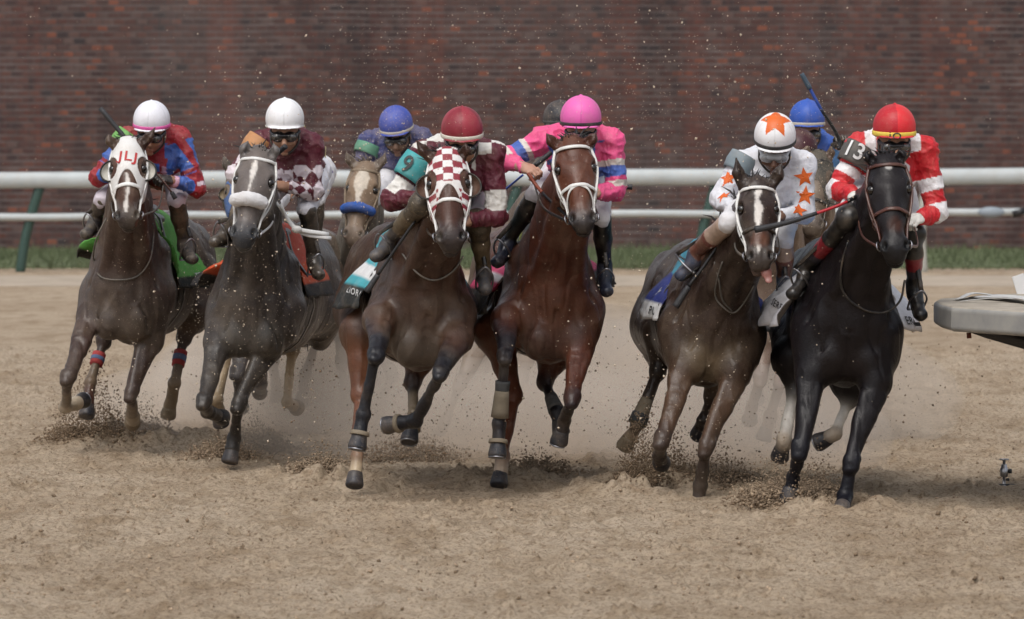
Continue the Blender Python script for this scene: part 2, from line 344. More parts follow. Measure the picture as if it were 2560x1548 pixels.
# ---- brick wall
def brick_material():
    m = bpy.data.materials.new('wall_brick'); m.use_nodes = True; nt = m.node_tree; N = nt.nodes; L = nt.links; b = N['Principled BSDF']
    tc = N.new('ShaderNodeTexCoord').outputs['Object']
    sx = N.new('ShaderNodeSeparateXYZ'); L.new(tc, sx.inputs[0])
    wn = N.new('ShaderNodeTexNoise'); wn.inputs['Scale'].default_value = .55; wn.inputs['Detail'].default_value = 3; L.new(tc, wn.inputs['Vector'])
    ws = N.new('ShaderNodeMath'); ws.operation = 'MULTIPLY_ADD'; ws.inputs[1].default_value = .06; L.new(wn.outputs[0], ws.inputs[0]); L.new(sx.outputs[2], ws.inputs[2])
    cx = N.new('ShaderNodeCombineXYZ'); L.new(sx.outputs[0], cx.inputs[0]); L.new(ws.outputs[0], cx.inputs[1])
    br = N.new('ShaderNodeTexBrick'); L.new(cx.outputs[0], br.inputs['Vector'])
    br.inputs['Scale'].default_value = 1; br.inputs['Brick Width'].default_value = .165; br.inputs['Row Height'].default_value = .094; br.inputs['Mortar Size'].default_value = .014
    br.inputs['Mortar Smooth'].default_value = .35; br.inputs['Bias'].default_value = -.1
    br.inputs['Color1'].default_value = (.072, .020, .013, 1); br.inputs['Color2'].default_value = (.034, .020, .019, 1); br.inputs['Mortar'].default_value = (.11, .085, .078, 1)
    def nz(scale, detail, rough=.6, st=None, v=tc):
        if st: mp = N.new('ShaderNodeMapping'); mp.inputs['Scale'].default_value = st; L.new(v, mp.inputs[0]); v = mp.outputs[0]
        n = N.new('ShaderNodeTexNoise'); n.inputs['Scale'].default_value = scale; n.inputs['Detail'].default_value = detail; n.inputs['Roughness'].default_value = rough; L.new(v, n.inputs['Vector']); return n.outputs[0]
    def mr(s, a, b_, c, d):
        r = N.new('ShaderNodeMapRange'); L.new(s, r.inputs[0])
        for i, x in enumerate((a, b_, c, d)): r.inputs[1 + i].default_value = x
        return r.outputs[0]
    def mix(fac, A, B, mode='MIX'):
        x = N.new('ShaderNodeMix'); x.data_type = 'RGBA'; x.blend_type = mode
        for s, i in ((fac, 0), (A, 6), (B, 7)):
            if hasattr(s, 'links'): L.new(s, x.inputs[i])
            elif i == 0: x.inputs[0].default_value = s
            else: x.inputs[i].default_value = (*s, 1)
        return x.outputs[2]
    # every brick gets its own tone: a second brick texture of the same bond gives one grey per brick
    def ramp(s, stops):
        r = N.new('ShaderNodeValToRGB'); r.color_ramp.interpolation = 'LINEAR'; L.new(s, r.inputs[0]); e = r.color_ramp.elements
        while len(e) < len(stops): e.new(.5)
        for k, (p, c) in enumerate(stops): e[k].position = p; e[k].color = (*c, 1)
        return r.outputs[0]
    br.inputs['Color1'].default_value = (0, 0, 0, 1); br.inputs['Color2'].default_value = (1, 1, 1, 1); br.inputs['Bias'].default_value = 0
    zone = nz(.8, 4, .6, (1.2, 1, .35)); add = N.new('ShaderNodeMath'); add.operation = 'MULTIPLY_ADD'; L.new(zone, add.inputs[0]); add.inputs[1].default_value = .9; 
    sb = N.new('ShaderNodeMath'); sb.operation = 'SUBTRACT'; L.new(br.outputs['Color'], sb.inputs[0]); sb.inputs[1].default_value = .45; L.new(sb.outputs[0], add.inputs[2])
    tone = ramp(add.outputs[0], [(0.0, (.034, .024, .025)), (.16, (.054, .028, .026)), (.34, (.074, .030, .024)), (.52, (.062, .036, .033)), (.72, (.085, .034, .026)), (.88, (.095, .062, .055)), (.98, (.12, .038, .024)), (1.0, (.17, .05, .026))])
    streak = mr(nz(1.0, 4, .6, (1.3, 1, .05)), .48, .60, 0, 1)        # vertical reddish streaks of mineral staining
    tone = mix(streak, tone, mix(.5, tone, (.14, .036, .022)))
    mort = mix(mr(nz(1.4, 5, .7), .35, .65, 0, 1), (.070, .050, .048), (.135, .105, .10))
    # thick bed joints, faint head joints
    fr = N.new('ShaderNodeMath'); fr.operation = 'FRACT'; dv = N.new('ShaderNodeMath'); dv.operation = 'DIVIDE'; L.new(ws.outputs[0], dv.inputs[0]); dv.inputs[1].default_value = .094; L.new(dv.outputs[0], fr.inputs[0])
    pp = N.new('ShaderNodeMath'); pp.operation = 'PINGPONG'; pp.inputs[1].default_value = .5; L.new(fr.outputs[0], pp.inputs[0])
    bed = mr(pp.outputs[0], .10, .19, 1, 0); head = mr(br.outputs['Fac'], 0, 1, 0, .35)
    mx = N.new('ShaderNodeMath'); mx.operation = 'MAXIMUM'; L.new(bed, mx.inputs[0]); L.new(head, mx.inputs[1])
    dark = mr(nz(1.0, 4, .65, (.9, 1, .09), tc), .50, .62, 0, .75); tone = mix(dark, tone, (.028, .017, .017)); mk = N.new('ShaderNodeMath'); mk.operation = 'MULTIPLY'; L.new(mx.outputs[0], mk.inputs[0]); L.new(mr(nz(2.2, 5, .75, (.6, 1, 1.6)), .36, .58, .15, 1), mk.inputs[1]); c = mix(mk.outputs[0], tone, mort)
    c = mix(mr(nz(.35, 4, .6), .45, .7, 0, .35), c, mix(.5, c, (.13, .115, .11)))
    c2 = N.new('ShaderNodeVectorMath'); c2.operation = 'SCALE'; c2.inputs['Scale'].default_value = 1.20; hs_ = N.new('ShaderNodeHueSaturation'); hs_.inputs['Saturation'].default_value = .93; L.new(c, hs_.inputs['Color']); L.new(hs_.outputs[0], c2.inputs[0]); c = c2.outputs[0]
    L.new(c, b.inputs['Base Color']); b.inputs['Roughness'].default_value = .9
    bn = N.new('ShaderNodeBump'); bn.inputs['Strength'].default_value = .5; bn.inputs['Distance'].default_value = .01; L.new(br.outputs['Fac'], bn.inputs['Height']); bn.invert = True; L.new(bn.outputs[0], b.inputs['Normal'])
    return m
wall = empty('brick_wall', (0, 74, 0)); tag(wall, 'long dark red brick wall behind the race track', 'wall')
MB().box((0, 74.2, 3.0), (45, .2, 3.1)).build('brickwork', brick_material(), wall, smooth=False)
MB().box((0, 74.2, 6.16), (45.1, .28, .06)).build('coping', mat('wall_coping', (.25, .23, .21), rough=.9, noise=.2), wall, smooth=False)

# ---- outer rail: white rounded top rail, thin lower rail, leaning green posts
rail = empty('running_rail', (0, YR, 0)); tag(rail, 'white horizontal two-bar running rail on leaning green posts behind the horses', 'rail')
M_rail = mat('rail_paint', (.46, .50, .51), rough=.5, noise=.12, nscale=2.5, dust=.25); M_post = mat('rail_post_green', (.035, .075, .062), rough=.5, noise=.2)
top = []; low = []
for px in range(-900, 3500, 60):
    yt = np.interp(px, [0, 700, 1250, 1560, 2300, 2560], [451, 447, 445, 443, 443, 440]); yl = np.interp(px, [0, 300, 830, 1560, 2350, 2560], [543, 540, 537, 536, 529, 530]) + 2.0 * math.sin(px / 90)
    top.append(P(px, yt, YR)); low.append(P(px, yl, YR))
tv = MB(); tv.tube(top, .102, seg=14, flat=.75, wdir=V(0, 0, 1)); tv.build('top_rail', M_rail, rail)
tv = MB(); tv.tube(low, .048, seg=10, wdir=V(0, 0, 1)); tv.build('lower_rail', M_rail, rail)
for k, (px, dx) in enumerate(((-420, -46), (97, -48), (807, -42), (1290, -45), (1784, -44), (2310, -2), (2900, -45))):
    a = P(px, 470, YR + .05); b = P(px + dx, 690, YR + .05); b[2] = -.05; mid = (a + b) / 2 + V(-.03, 0, 0)
    mt = M_post if px != 2310 else mat('pale_post', (.42, .42, .38), rough=.6, noise=.2)
    m_ = MB(); m_.tube(smooth_path([a + V(.02, 0, .04), mid, b], 5), .062, seg=10); m_.build('post', mt, rail)
tag_b = MB(); tag_b.ball(P(2478, 531, YR - .1), (.17, .06, .07)); tag_b.build('rail_joint', mat('rail_joint_grey', (.25, .29, .33), rough=.5), rail)
tb = MB(); tb.tube([P(2532, 537, YR - .12), P(2566, 526, YR - .12)], .045, flat=.5); tb.build('rail_bracket', M_gog, rail)

# ---- near rail cover end on the right
YC = 25.9
rc = empty('rail_cover', V(P(2560, 1200, YC)[0], YC, 0)); tag(rc, 'grey padded end of an inside rail cover strewn with sand at the right edge', 'rail cover')
M_pad = mat('rail_cover_plastic', (.30, .30, .29), rough=.5, noise=.2, nscale=6, dust=.45, dcol=(.40, .35, .28), dscale=6)
z_t = CAMZ - (768 - 272) / (FPX / 25.85)
def onz(px, py, z=z_t):
    d = raydir(px, py); return V(0, 0, CAMZ) + d * ((z - CAMZ) / d[2])
poly = [tuple(onz(*q)[:2]) for q in ((2334, 752), (2348, 760), (2378, 768), (2560, 779), (2760, 790), (2760, 727), (2600, 728), (2480, 737), (2400, 743), (2345, 746))]
th = .125; M_topsand = mat('cover_top_sand', (.40, .35, .28), rough=.9, noise=.35, nscale=9, bump=.6, bscale=40, dust=.5, dcol=(.32, .31, .29))
bmm = bmesh.new(); vs = [bmm.verts.new((x, y, z_t)) for x, y in poly]; f = bmm.faces.new(vs)
r_ = bmesh.ops.extrude_face_region(bmm, geom=[f]); [setattr(v, 'co', v.co + Vector((0, 0, -th))) for v in r_['geom'] if isinstance(v, bmesh.types.BMVert)]
bmesh.ops.recalc_face_normals(bmm, faces=bmm.faces); me = bpy.data.meshes.new('cover'); bmm.to_mesh(me); bmm.free(); me.materials.append(M_pad); me.materials.append(M_topsand)
for q_ in me.polygons:
    if abs(q_.normal.z) > .9 and q_.center.z > z_t - .02: q_.material_index = 1
co = bpy.data.objects.new('cover', me); COL.objects.link(co); co.parent = rc; co.matrix_parent_inverse = rc.matrix_world.inverted()
bv = co.modifiers.new('b', 'BEVEL'); bv.width = .026; bv.segments = 5; bv.limit_method = 'ANGLE'
for q in me.polygons: q.use_smooth = False
m_ = MB(); m_.tube([P(2415, 822, YC + .1), P(2470, 832, YC + .1), P(2600, 862, YC + .1), P(2800, 930, YC + .2)], [.012, .03, .045, .05], flat=.5, wdir=V(0, 0, 1)); m_.build('brace', M_gog, rc)
m_ = MB(); m_.tube([P(2422, 832, YC + .02), P(2423, 846, YC + .02)], .012); m_.build('bolt', mat('rust', (.12, .03, .015), rough=.8), rc)
m_ = MB(); a = P(2700, 900, YC + .25); m_.tube([a, V(a[0] + .25, a[1], -.05)], .05); m_.build('post', M_pad, rc)
m_ = MB()
for (x0, y0, x1, y1, w_) in ((2395, 752, 2475, 742, .035), (2440, 746, 2640, 768, .05), (2480, 742, 2660, 776, .04), (2400, 757, 2600, 760, .02)):
    a = onz(x0, y0); b = onz(x1, y1); a[2] += .008; b[2] += .012
    m_.tube(smooth_path([a, (a + b) / 2 + V(0, .10, .014), b], 4), w_, seg=8, flat=.10, wdir=V(.1, 1, 0))
m_.build('plastic_strip', mat('white_plastic_strip', (.62, .62, .60), rough=.5, dust=.4), rc)
m_ = MB(); c = onz(2552, 735) + V(0, 0, .045); m_.box(c, (.035, .004, .06), np.array([[.9, .2, .3], [-.2, .98, 0], [-.3, -.06, .95]])); m_.build('torn_tab', M_white, rc, smooth=False)

# ---- little metal ball head on a flat plate standing on the track
yb = ground_y(1216); cb = empty('camera_ball_head', P(2510, 1216, yb)); tag(cb, 'small chrome tripod ball head on a black floor plate on the sand', 'tripod head')
B0 = P(2510, 1216, yb); u_ = lambda x, z: B0 + V(x / (FPX / yb), 0, z / (FPX / yb))
M_chr = mat('chrome', (.42, .42, .44), rough=.28, metal=1); M_bk = mat('black_metal', (.02, .02, .022), rough=.4)
def lathe(c, prof, seg=24, ax=V(0, 0, 1)):
    pts = [c + ax * z for r, z in prof]; m = MB(); v = []; f = []
    a_ = unit(np.cross(ax, V(0, 1, .01))); b_ = np.cross(ax, a_)
    for (r, z) in prof:
        for k in range(seg): t = 2 * math.pi * k / seg; v.append(c + ax * z + r * (math.cos(t) * a_ + math.sin(t) * b_))
    for i in range(len(prof) - 1):
        for k in range(seg): f.append((i * seg + k, i * seg + (k + 1) % seg, (i + 1) * seg + (k + 1) % seg, (i + 1) * seg + k))
    f.append(tuple(range(seg))[::-1]); f.append(tuple((len(prof) - 1) * seg + k for k in range(seg))); return m.add(v, f)
s_ = yb / FPX
lathe(B0, [(7 * s_, 0), (8 * s_, 3 * s_), (4 * s_, 5 * s_), (4 * s_, 24 * s_)]).build('stem', M_chr, cb)
lathe(u_(0, 24), [(9 * s_, 0), (10.5 * s_, 2 * s_), (10.5 * s_, 20 * s_), (8 * s_, 24 * s_), (7 * s_, 30 * s_), (6 * s_, 32 * s_)]).build('ball_housing', M_chr, cb)
lathe(u_(0, 54), [(3.5 * s_, 0), (3.5 * s_, 11 * s_), (12 * s_, 12 * s_), (12 * s_, 15 * s_)]).build('top_plate', M_chr, cb)
lathe(u_(10, 38), [(4 * s_, 0), (6 * s_, 2 * s_), (6 * s_, 9 * s_)], ax=V(1, 0, 0)).build('knob', M_bk, cb)
lathe(u_(5, 17), [(3 * s_, 0), (4 * s_, 8 * s_)], ax=V(1, 0, 0)).build('lever', M_bk, cb)
m_ = MB()
for dx, dz in ((-38, 1.0), (34, -2)): m_.tube([B0 + V(0, 0, .008), B0 + V(dx * s_ * .6, -.02, .012), B0 + V(dx * s_, -.03, .004)], [.012, .010, .005], flat=.4, wdir=V(0, 1, 0))
m_.build('floor_plate', M_bk, cb)
# ------------------------------------------------------------------ horses
BV = {}
def bvh(o):
    if o.name not in BV:
        me = o.data; vs = [tuple(o.matrix_world @ v.co) if o.parent is None else tuple(v.co) for v in me.vertices]; BV[o.name] = BVHTree.FromPolygons(vs, [tuple(p.vertices) for p in me.polygons])
    return BV[o.name]
def hit(px, py, objs, org=None):
    best = None; d = Vector(raydir(px, py)).normalized()
    for o in objs:
        r = bvh(o).ray_cast(Vector((0, 0, CAMZ)), d)
        if r[0] is not None and (best is None or r[3] < best[2]): best = (np.array(r[0]), np.array(r[1]), r[3])
    return best
def make_head(S):
    """frame of a horse head and its primitives"""
    p, m = S['poll'], S['muz']; a = unit(m - p); L = np.linalg.norm(m - p)
    l = unit(S.get('hl', V(1, 0, 0)) - (S.get('hl', V(1, 0, 0)) @ a) * a); n = unit(np.cross(a, l)); n = n if n[1] < 0 else -n
    W = S.get('hw', 1.0) * L / .56
    q = lambda t, x, z: p + a * L * t + l * x * W + n * z * W
    R = np.array([l, n, a])
    A = []
    A.append(ell(q(.17, 0, -.02), V(.088, .085, .15) * W, R, .04, 'head'))
    A.append(ell(q(.40, 0, -.03), V(.072, .085, .20) * W, R, .04, 'head'))
    for s in (-1, 1):
        A.append(ell(q(.30, .064 * s, .008), V(.036, .04, .062) * W, R, .035, 'head'))       # brow
        A.append(ell(q(.37, .052 * s, -.085), V(.042, .085, .13) * W, R, .04, 'head'))        # cheek
        A.append(cone(q(.42, .070 * s, -.005), q(.62, .048 * s, -.005), .016 * W, .012 * W, .03, 'head'))  # facial crest
    A.append(cone(q(.35, 0, .015), q(.80, 0, .0), .058 * W, .042 * W, .04, 'head'))
    A.append(cone(q(.42, 0, -.07), q(.85, 0, -.035), .055 * W, .038 * W, .04, 'head'))
    A.append(ell(q(.88, 0, -.005), V(.060, .050, .065) * W, R, .035, 'muzzle'))
    A.append(ell(q(.955, 0, -.018), V(.050, .032, .035) * W, R, .02, 'muzzle'))
    A.append(ell(q(.94, 0, -.062), V(.040, .030, .038) * W, R, .012, 'chin'))
    for s in (-1, 1):
        A.append(ell(q(.885, .044 * s, .014), V(.026, .026, .038) * W, R, .018, 'muzzle'))
        A.append(ell(q(.895, .052 * s, .034), V(.013, .020, .024) * W, R, .012, 'muzzle', neg=True))
        A.append(ell(q(.315, .094 * s, .02), V(.022, .022, .03) * W, R, .02, 'head', neg=True))
    A.append(ell(q(.975, 0, -.043), V(.062, .05, .004) * W @ np.diag([1, 1, 1]), R, .006, 'head', neg=True) if False else ell(q(1.0, 0, -.045), V(.055, .0045, .045) * W, R, .008, 'muzzle', neg=True))
    E_ = []
    for s, tip in zip((-1, 1), S['ears']):
        b = q(.03, .060 * s, .0); t = tip; mid = (b + t) / 2 + unit(t - b) * 0 + l * .012 * s
        E_.append(cone(b, mid, .029 * W, .0255 * W, .02, 'ear')); E_.append(cone(mid, t, .0255 * W, .004, .012, 'ear'))
        f = n * .6 + V(0, -1, 0) * .6; f = unit(f); E_.append(cone(b * .75 + t * .25 + f * .026, b * .22 + t * .78 + f * .014, .016 * W, .005, .008, 'ear', neg=True))
    return A, E_, q, (a, l, n, L, W, R)

def surf(prims, o, d, r0=0.0, r1=.4):
    """distance along d from o where the field changes sign"""
    t = np.linspace(r0, r1, 60); D = evalp(prims, o[None] + np.outer(t, d)); k = np.nonzero(D > 0)[0]
    return t[k[0]] if len(k) else r1

LEGS = ('FL', 'FR', 'HL', 'HR')
def horse(S):
    Y0 = S['Y']; pt = lambda v, yy=Y0: P(v[0], v[1], yy + v[2])
    S['poll'] = pt(S['poll_px']); S['muz'] = pt(S['muz_px']); S['ears'] = [pt((*e, S['poll_px'][2] - .03)) for e in S['ears_px']]
    if 'hroll' in S: r = math.radians(S['hroll']); S['hl'] = V(math.cos(r), S.get('hturn', 0), math.sin(r))
    elif 'hturn' in S: S['hl'] = V(1, S['hturn'], 0)
    A, E_, q, HF = make_head(S)
    C = pt((*S['chest_px'], .05)); lean = math.radians(S.get('lean', 0)); yaw = math.radians(S['yaw'])
    up = V(math.sin(lean), 0, math.cos(lean)); back = V(math.sin(yaw), math.cos(yaw), 0); back = unit(back); lat = unit(np.cross(back, up)); up = np.cross(lat, back)
    if lat[0] < 0: lat = -lat
    R = np.array([lat, back, up]); K = S.get('fat', 1.0)
    b = lambda x, y, z: C + lat * x * K + back * y + up * z
    T = []
    T.append(ell(b(0, .22, .0), (.205 * K, .38, .36), R, .08, 'body'))
    T.append(ell(b(0, .85, -.03), (.265 * K, .60, .315), R, .10, 'body'))
    T.append(cone(b(0, .28, .33), b(0, 1.5, .26), .10, .12, .12, 'body'))
    T.append(ell(b(0, 1.45, .05), (.265 * K, .40, .33), R, .08, 'body'))
    for s in (-1, 1):
        T.append(cone(b(.122 * s, .26, .175), b(.165 * s, .10, -.06), .105, .115, .04, 'body'))      # shoulder blade muscles
        T.append(cone(b(.14 * s, .27, .12), b(.205 * s, .16, -.16), .06, .065, .022, 'body'))        # triceps
        T.append(ell(b(.185 * s, .05, -.10), (.075, .12, .16), R, .04, 'body'))               # point of shoulder
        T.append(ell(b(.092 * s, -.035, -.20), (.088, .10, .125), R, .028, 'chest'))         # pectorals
        T.append(ell(b(.125 * s, -.02, -.02), (.075, .09, .16), R, .04, 'body'))
        T.append(ell(b(.14 * s, 1.62, -.02), (.13, .25, .34), R, .05, 'body'))
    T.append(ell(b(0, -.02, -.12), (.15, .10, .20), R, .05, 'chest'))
    T.append(cone(b(0, -.150, -.06), b(0, -.13, -.33), .004, .006, .035, 'chest', neg=True))
    for s in (-1, 1):
        T.append(cone(b(.10 * s, -.135, -.05), b(.165 * s, -.07, -.27), .006, .008, .028, 'chest', neg=True)); T.append(cone(b(.165 * s, -.075, .10), b(.235 * s, -.0, -.12), .006, .006, .03, 'chest', neg=True))
    N0 = b(0, .12, .14); N1 = S['poll'] + HF[0] * .07 - HF[2] * .09; cr = b(0, .38, .36)
    nm = N0 * .45 + N1 * .55 + V(0, 0, .03)
    nl = unit(lat)
    T.append(cone(N0, nm, .245, .150, .08, 'neck', nl, .82)); T.append(cone(nm, N1, .150, .112, .05, 'neck', nl, .80))
    T.append(cone(cr, nm + up * .10, .10, .07, .08, 'neck')); T.append(cone(nm + up * .10, S['poll'] - HF[2] * .05 + V(0, .05, -.02), .06, .05, .05, 'neck'))
    jw = q(.34, 0, -.10)
    for s in (-1, 1):
        T.append(cone(jw + lat * .050 * s, b(.11 * s, .0, .02), .040, .058, .028, 'neck'))    # muscle from the jaw to the shoulder
    T.append(cone(jw + V(0, .03, -.02), b(0, -.03, .0), .05, .055, .03, 'neck'))              # windpipe
    hoofs = []
    for nme in LEGS:
        if nme not in S['legs']: continue
        G = S['legs'][nme]; J = [pt(j) for j in G['j']]; front = nme[0] == 'F'; s = -1 if nme[1] == 'L' else 1; t0, t1, t2, t3 = G.get('tags', ('leg', 'low', 'low', 'low'))
        g = S.get('lw', .93)
        if front:
            e, k, f, h = J; sh = b(.165 * s, .10, -.05)
            T.append(cone(sh, e, .115, .088, .05, 'body'))
            mid = e * .55 + k * .45
            T.append(cone(e, mid, .076 * g, .050 * g, .035, t0)); o_ = unit(np.cross(k - e, V(0, 1, 0))) * s; o_ = o_ if o_[0] * s > 0 else -o_; T.append(cone(e * .85 + k * .15 + o_ * .045 * g + V(0, -.02, 0), e * .4 + k * .6 + o_ * .018 * g + V(0, -.018, 0), .036 * g, .026 * g, .010, G.get('mid', t0))); T.append(cone(e * .8 + k * .2 - o_ * .035 * g + V(0, -.03, 0), k - o_ * .012 * g + V(0, -.012, 0), .032 * g, .030 * g, .010, G.get('mid', t0))); T.append(cone(mid, k, .052 * g, .036 * g, .02, G.get('mid', t0)))
            ba = unit(k - e); T.append(ell(k, (.046 * g, .044 * g, .050 * g), None, .014, t1)); T.append(ell(k - ba * .03 + V(.022 * s * g, -.012, 0), (.026 * g, .030 * g, .034), None, .010, t1)); T.append(ell(k - ba * .02 - V(.022 * s * g, .010, 0), (.026 * g, .030 * g, .034), None, .010, t1)); T.append(ell(k + ba * .035, (.040 * g, .036, .03), None, .012, t1))
        else:
            e, k, f, h = J; sh = b(.14 * s, 1.5, -.08)
            T.append(cone(sh, e, .19, .115, .07, 'body')); mid = e * .5 + k * .5
            T.append(cone(e, mid, .112 * g, .070 * g, .04, t0)); T.append(cone(mid, k, .070 * g, .045 * g, .025, t0))
            T.append(ell(k, (.045 * g, .052 * g, .060 * g), None, .022, t1)); T.append(cone(k, k + unit(k - f) * .05 + V(0, .05, 0), .035, .02, .02, t1))
        cn = G.get('can', t1); T.append(cone(k * .92 + f * .08, f, .031 * g, .027 * g, .014, cn)); T.append(cone(k * .85 + f * .15 + V(0, .022, 0), f + V(0, .022, 0), .024 * g, .024 * g, .008, cn)); mf = k * .5 + f * .5
        T.append(cone(mf, f, .029 * g, .029 * g, .010, t2 if 'can' not in G else cn)); T.append(ell(f, (.041 * g, .043 * g, .040 * g), None, .014, t2 if 'fet' not in G else G['fet']))
        ax = unit(h - f); T.append(cone(f, h - ax * .02, .034 * g, .040 * g, .015, t3))
        hoofs.append((nme, f, h, ax, G))
    allp = T + A + E_
    root = empty('horse', V(C[0], C[1] + .6, 0)); tag(root, S['label'], 'horse', 'racehorses galloping on the dirt track')
    v, qd = sdf_mesh(allp, S.get('h', .0085))
    N = vnormals(v, qd)
    v = v + N * (fbm(v, 9, 2, 3) * .004 + (.5 - np.abs(fbm(v * V(1, 1, .6), 5.5, 2, 13))) * .009 + (1 - np.abs(vnoise(v * V(1.3, 1, .55), 9.0, 31))) ** 9 * .004 - (1 - np.abs(vnoise(v * V(1.5, 1, .45) + .4, 7.0, 57))) ** 8 * .005)[:, None]
    cm = dict(S['colors']); base = cm['body']
    for t in ('head', 'neck', 'chest', 'leg'): cm.setdefault(t, base)
    cm.setdefault('ear', cm['head']); cm.setdefault('muzzle', tuple(x * .35 for x in base)); cm.setdefault('chin', cm['muzzle']); cm.setdefault('low', tuple(x * .5 for x in base)); cm.setdefault('sock', (.5, .42, .3)); cm.setdefault('dirt', (.3, .2, .12))
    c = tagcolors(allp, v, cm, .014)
    # coat variation on the animal itself
    c *= (1 + .16 * fbm(v, 3.2, 3, 21))[:, None]
    a, l, n, L, W, HR_ = HF; r = v - S['poll']; ht = (r @ a) / L; hx = (r @ l) / W; hn = (r @ n) / W
    onface = (N @ n > .15) & (ht > -.05) & (ht < 1.05) & (np.abs(hx) < .13) & (hn > -.03)
    if 'blaze' in S:
        for (t0, x0, w0), (t1, x1, w1) in zip(S['blaze'][:-1], S['blaze'][1:]):
            k = (ht >= t0) & (ht < t1) & onface; u = (ht - t0) / (t1 - t0); ww = w0 + (w1 - w0) * u + .006 * vnoise(v, 55, 3); xx = x0 + (x1 - x0) * u
            m = np.clip((ww - np.abs(hx - xx)) / .006, 0, 1) * k; c = c * (1 - m[:, None]) + np.array(S.get('blazec', (.62, .58, .54))) * m[:, None]
    for (t0, x0, rr, colr, soft) in S.get('spots', []):
        d = np.hypot((ht - t0) * L, (hx - x0) * W); m = np.clip((rr - d) / soft, 0, 1) * (np.abs(hn) < .3) * (ht > -.1) * (ht < 1.1); c = c * (1 - m[:, None]) + np.array(colr) * m[:, None]
    # darker rims: nostril interior
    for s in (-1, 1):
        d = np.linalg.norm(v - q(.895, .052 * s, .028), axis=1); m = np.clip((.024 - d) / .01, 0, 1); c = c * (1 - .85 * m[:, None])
    c = c * (1 - (1 - S.get("tone", .8)) * (c.mean(1) < .25))[:, None]
    body = mesh_obj('body', v, qd, M_coat(S.get('dust', .35), S['name']), root, np.clip(c, 0, 1))
    S['body'] = body; S['root'] = root; S['q'] = q; S['HF'] = HF; S['headp'] = A; S['earp'] = E_; S['b'] = b; S['T'] = T; S['R'] = R
    # eyes
    for s in (-1, 1):
        m_ = MB(); m_.ball(q(.315, .083 * s, .012), .022 * W); m_.build('eye', M_eye, root)
        lid = MB(); cen = q(.315, .086 * s, .014); lid.tube([cen + (l * s * .008 + n * .012) * W + a * .026 * W * math.cos(t) + unit(n - l * s * .4) * .016 * W * math.sin(t) * 1 for t in np.linspace(0, math.pi, 8)], .005 * W, seg=6); 
    # hooves
    for nme, f, h, ax, G in hoofs:
        m_ = MB(); side = unit(np.cross(ax, V(.2, 1, 0))); dn = ax
        prof = [(.030, -.022), (.041, -.012), (.0435, 0), (.0465, .016), (.0515, .046), (.0520, .056), (.0490, .064), (.040, .069), (.018, .070)]
        hm = lathe(h, [(r * S.get('lw', .95), z) for r, z in prof], 20, ax); ho = hm.build('hoof', M_hoofl if G.get('pale') else M_hoof, root)
        if G.get('shoe'):
            b_ = unit(np.cross(side, ax)); pts = [h + ax * .068 + (side * math.cos(t) + b_ * math.sin(t)) * .044 for t in np.linspace(.5, 2 * math.pi - .5, 18)]
            m_ = MB(); m_.tube(pts, .005, seg=6); m_.build('horseshoe', M_metal, ho)
        if G.get('wrap'):
            for (t0, t1, r0, r1, mt) in G['wrap']:
                k = pt(G['j'][1]); m_ = MB(); m_.tube([k + (f - k) * t for t in np.linspace(t0, t1, 5)], [r0, (r0 + r1) / 2 * .99, r1], seg=18); m_.build('leg_wrap', mt, root)
        if G.get('bell'):
            m_ = lathe(h, [(.044, -.03), (.049, -.028), (.052, -.01), (.0515, -.008)], 20, ax); m_.build('coronet_band', mat('tan_band', (.20, .16, .11), rough=.7), root)
    # mane and forelock
    m_ = MB(); rr = np.random.default_rng(int(S['Y'] * 100)); nst = S.get('mane', 90)
    for k in range(nst):
        t = rr.random() ** .8; x = rr.normal() * .018
        if k % 3 == 0:
            o_ = q(-.01 + rr.random() * .05, x / .02 * .02, -.01 + rr.normal() * .01); e_ = o_ + V(x * 1.5 + rr.normal() * .02, rr.normal() * .01, .035 + rr.random() * .045) + n * .018
            m_.tube([o_, (o_ + e_) / 2 + V(rr.normal() * .006, 0, .01), e_ + V(rr.normal() * .02, 0, -.01)], [.006, .004, .001], seg=5)
        else:
            A0 = S['poll'] - n * .03 + V(0, .02, .03); o_ = A0 * (1 - t) + (nm + up * .17) * t if t < .6 else (nm + up * .17) * (1 - (t - .6) / .4) + cr * ((t - .6) / .4) + up * .06
            o_ = o_ + lat * x; e_ = o_ + V(rr.normal() * .05, .07 + rr.random() * .06, .045 + rr.random() * .05)
            m_.tube([o_, (o_ + e_) / 2 + V(0, 0, .015), e_], [.007, .005, .001], seg=5)
    m_.build('mane', S.get('manemat', M_hair), root)
    # tail
    m_ = MB(); t0 = b(0, 1.82, .22)
    for k in range(40):
        e1 = t0 + V(rr.normal() * .03, .2, .03 + rr.normal() * .02); e2 = t0 + V(rr.normal() * .09, .5 + rr.random() * .2, -.25 + rr.normal() * .12)
        m_.tube(smooth_path([t0 + V(rr.normal() * .01, 0, 0), e1, e2], 4), [.016, .012, .003], seg=5)
    m_.build('tail', S.get('manemat', M_hair), root)
    print('horse', S['name'], len(v), round(time.time() - T0, 1)); return S

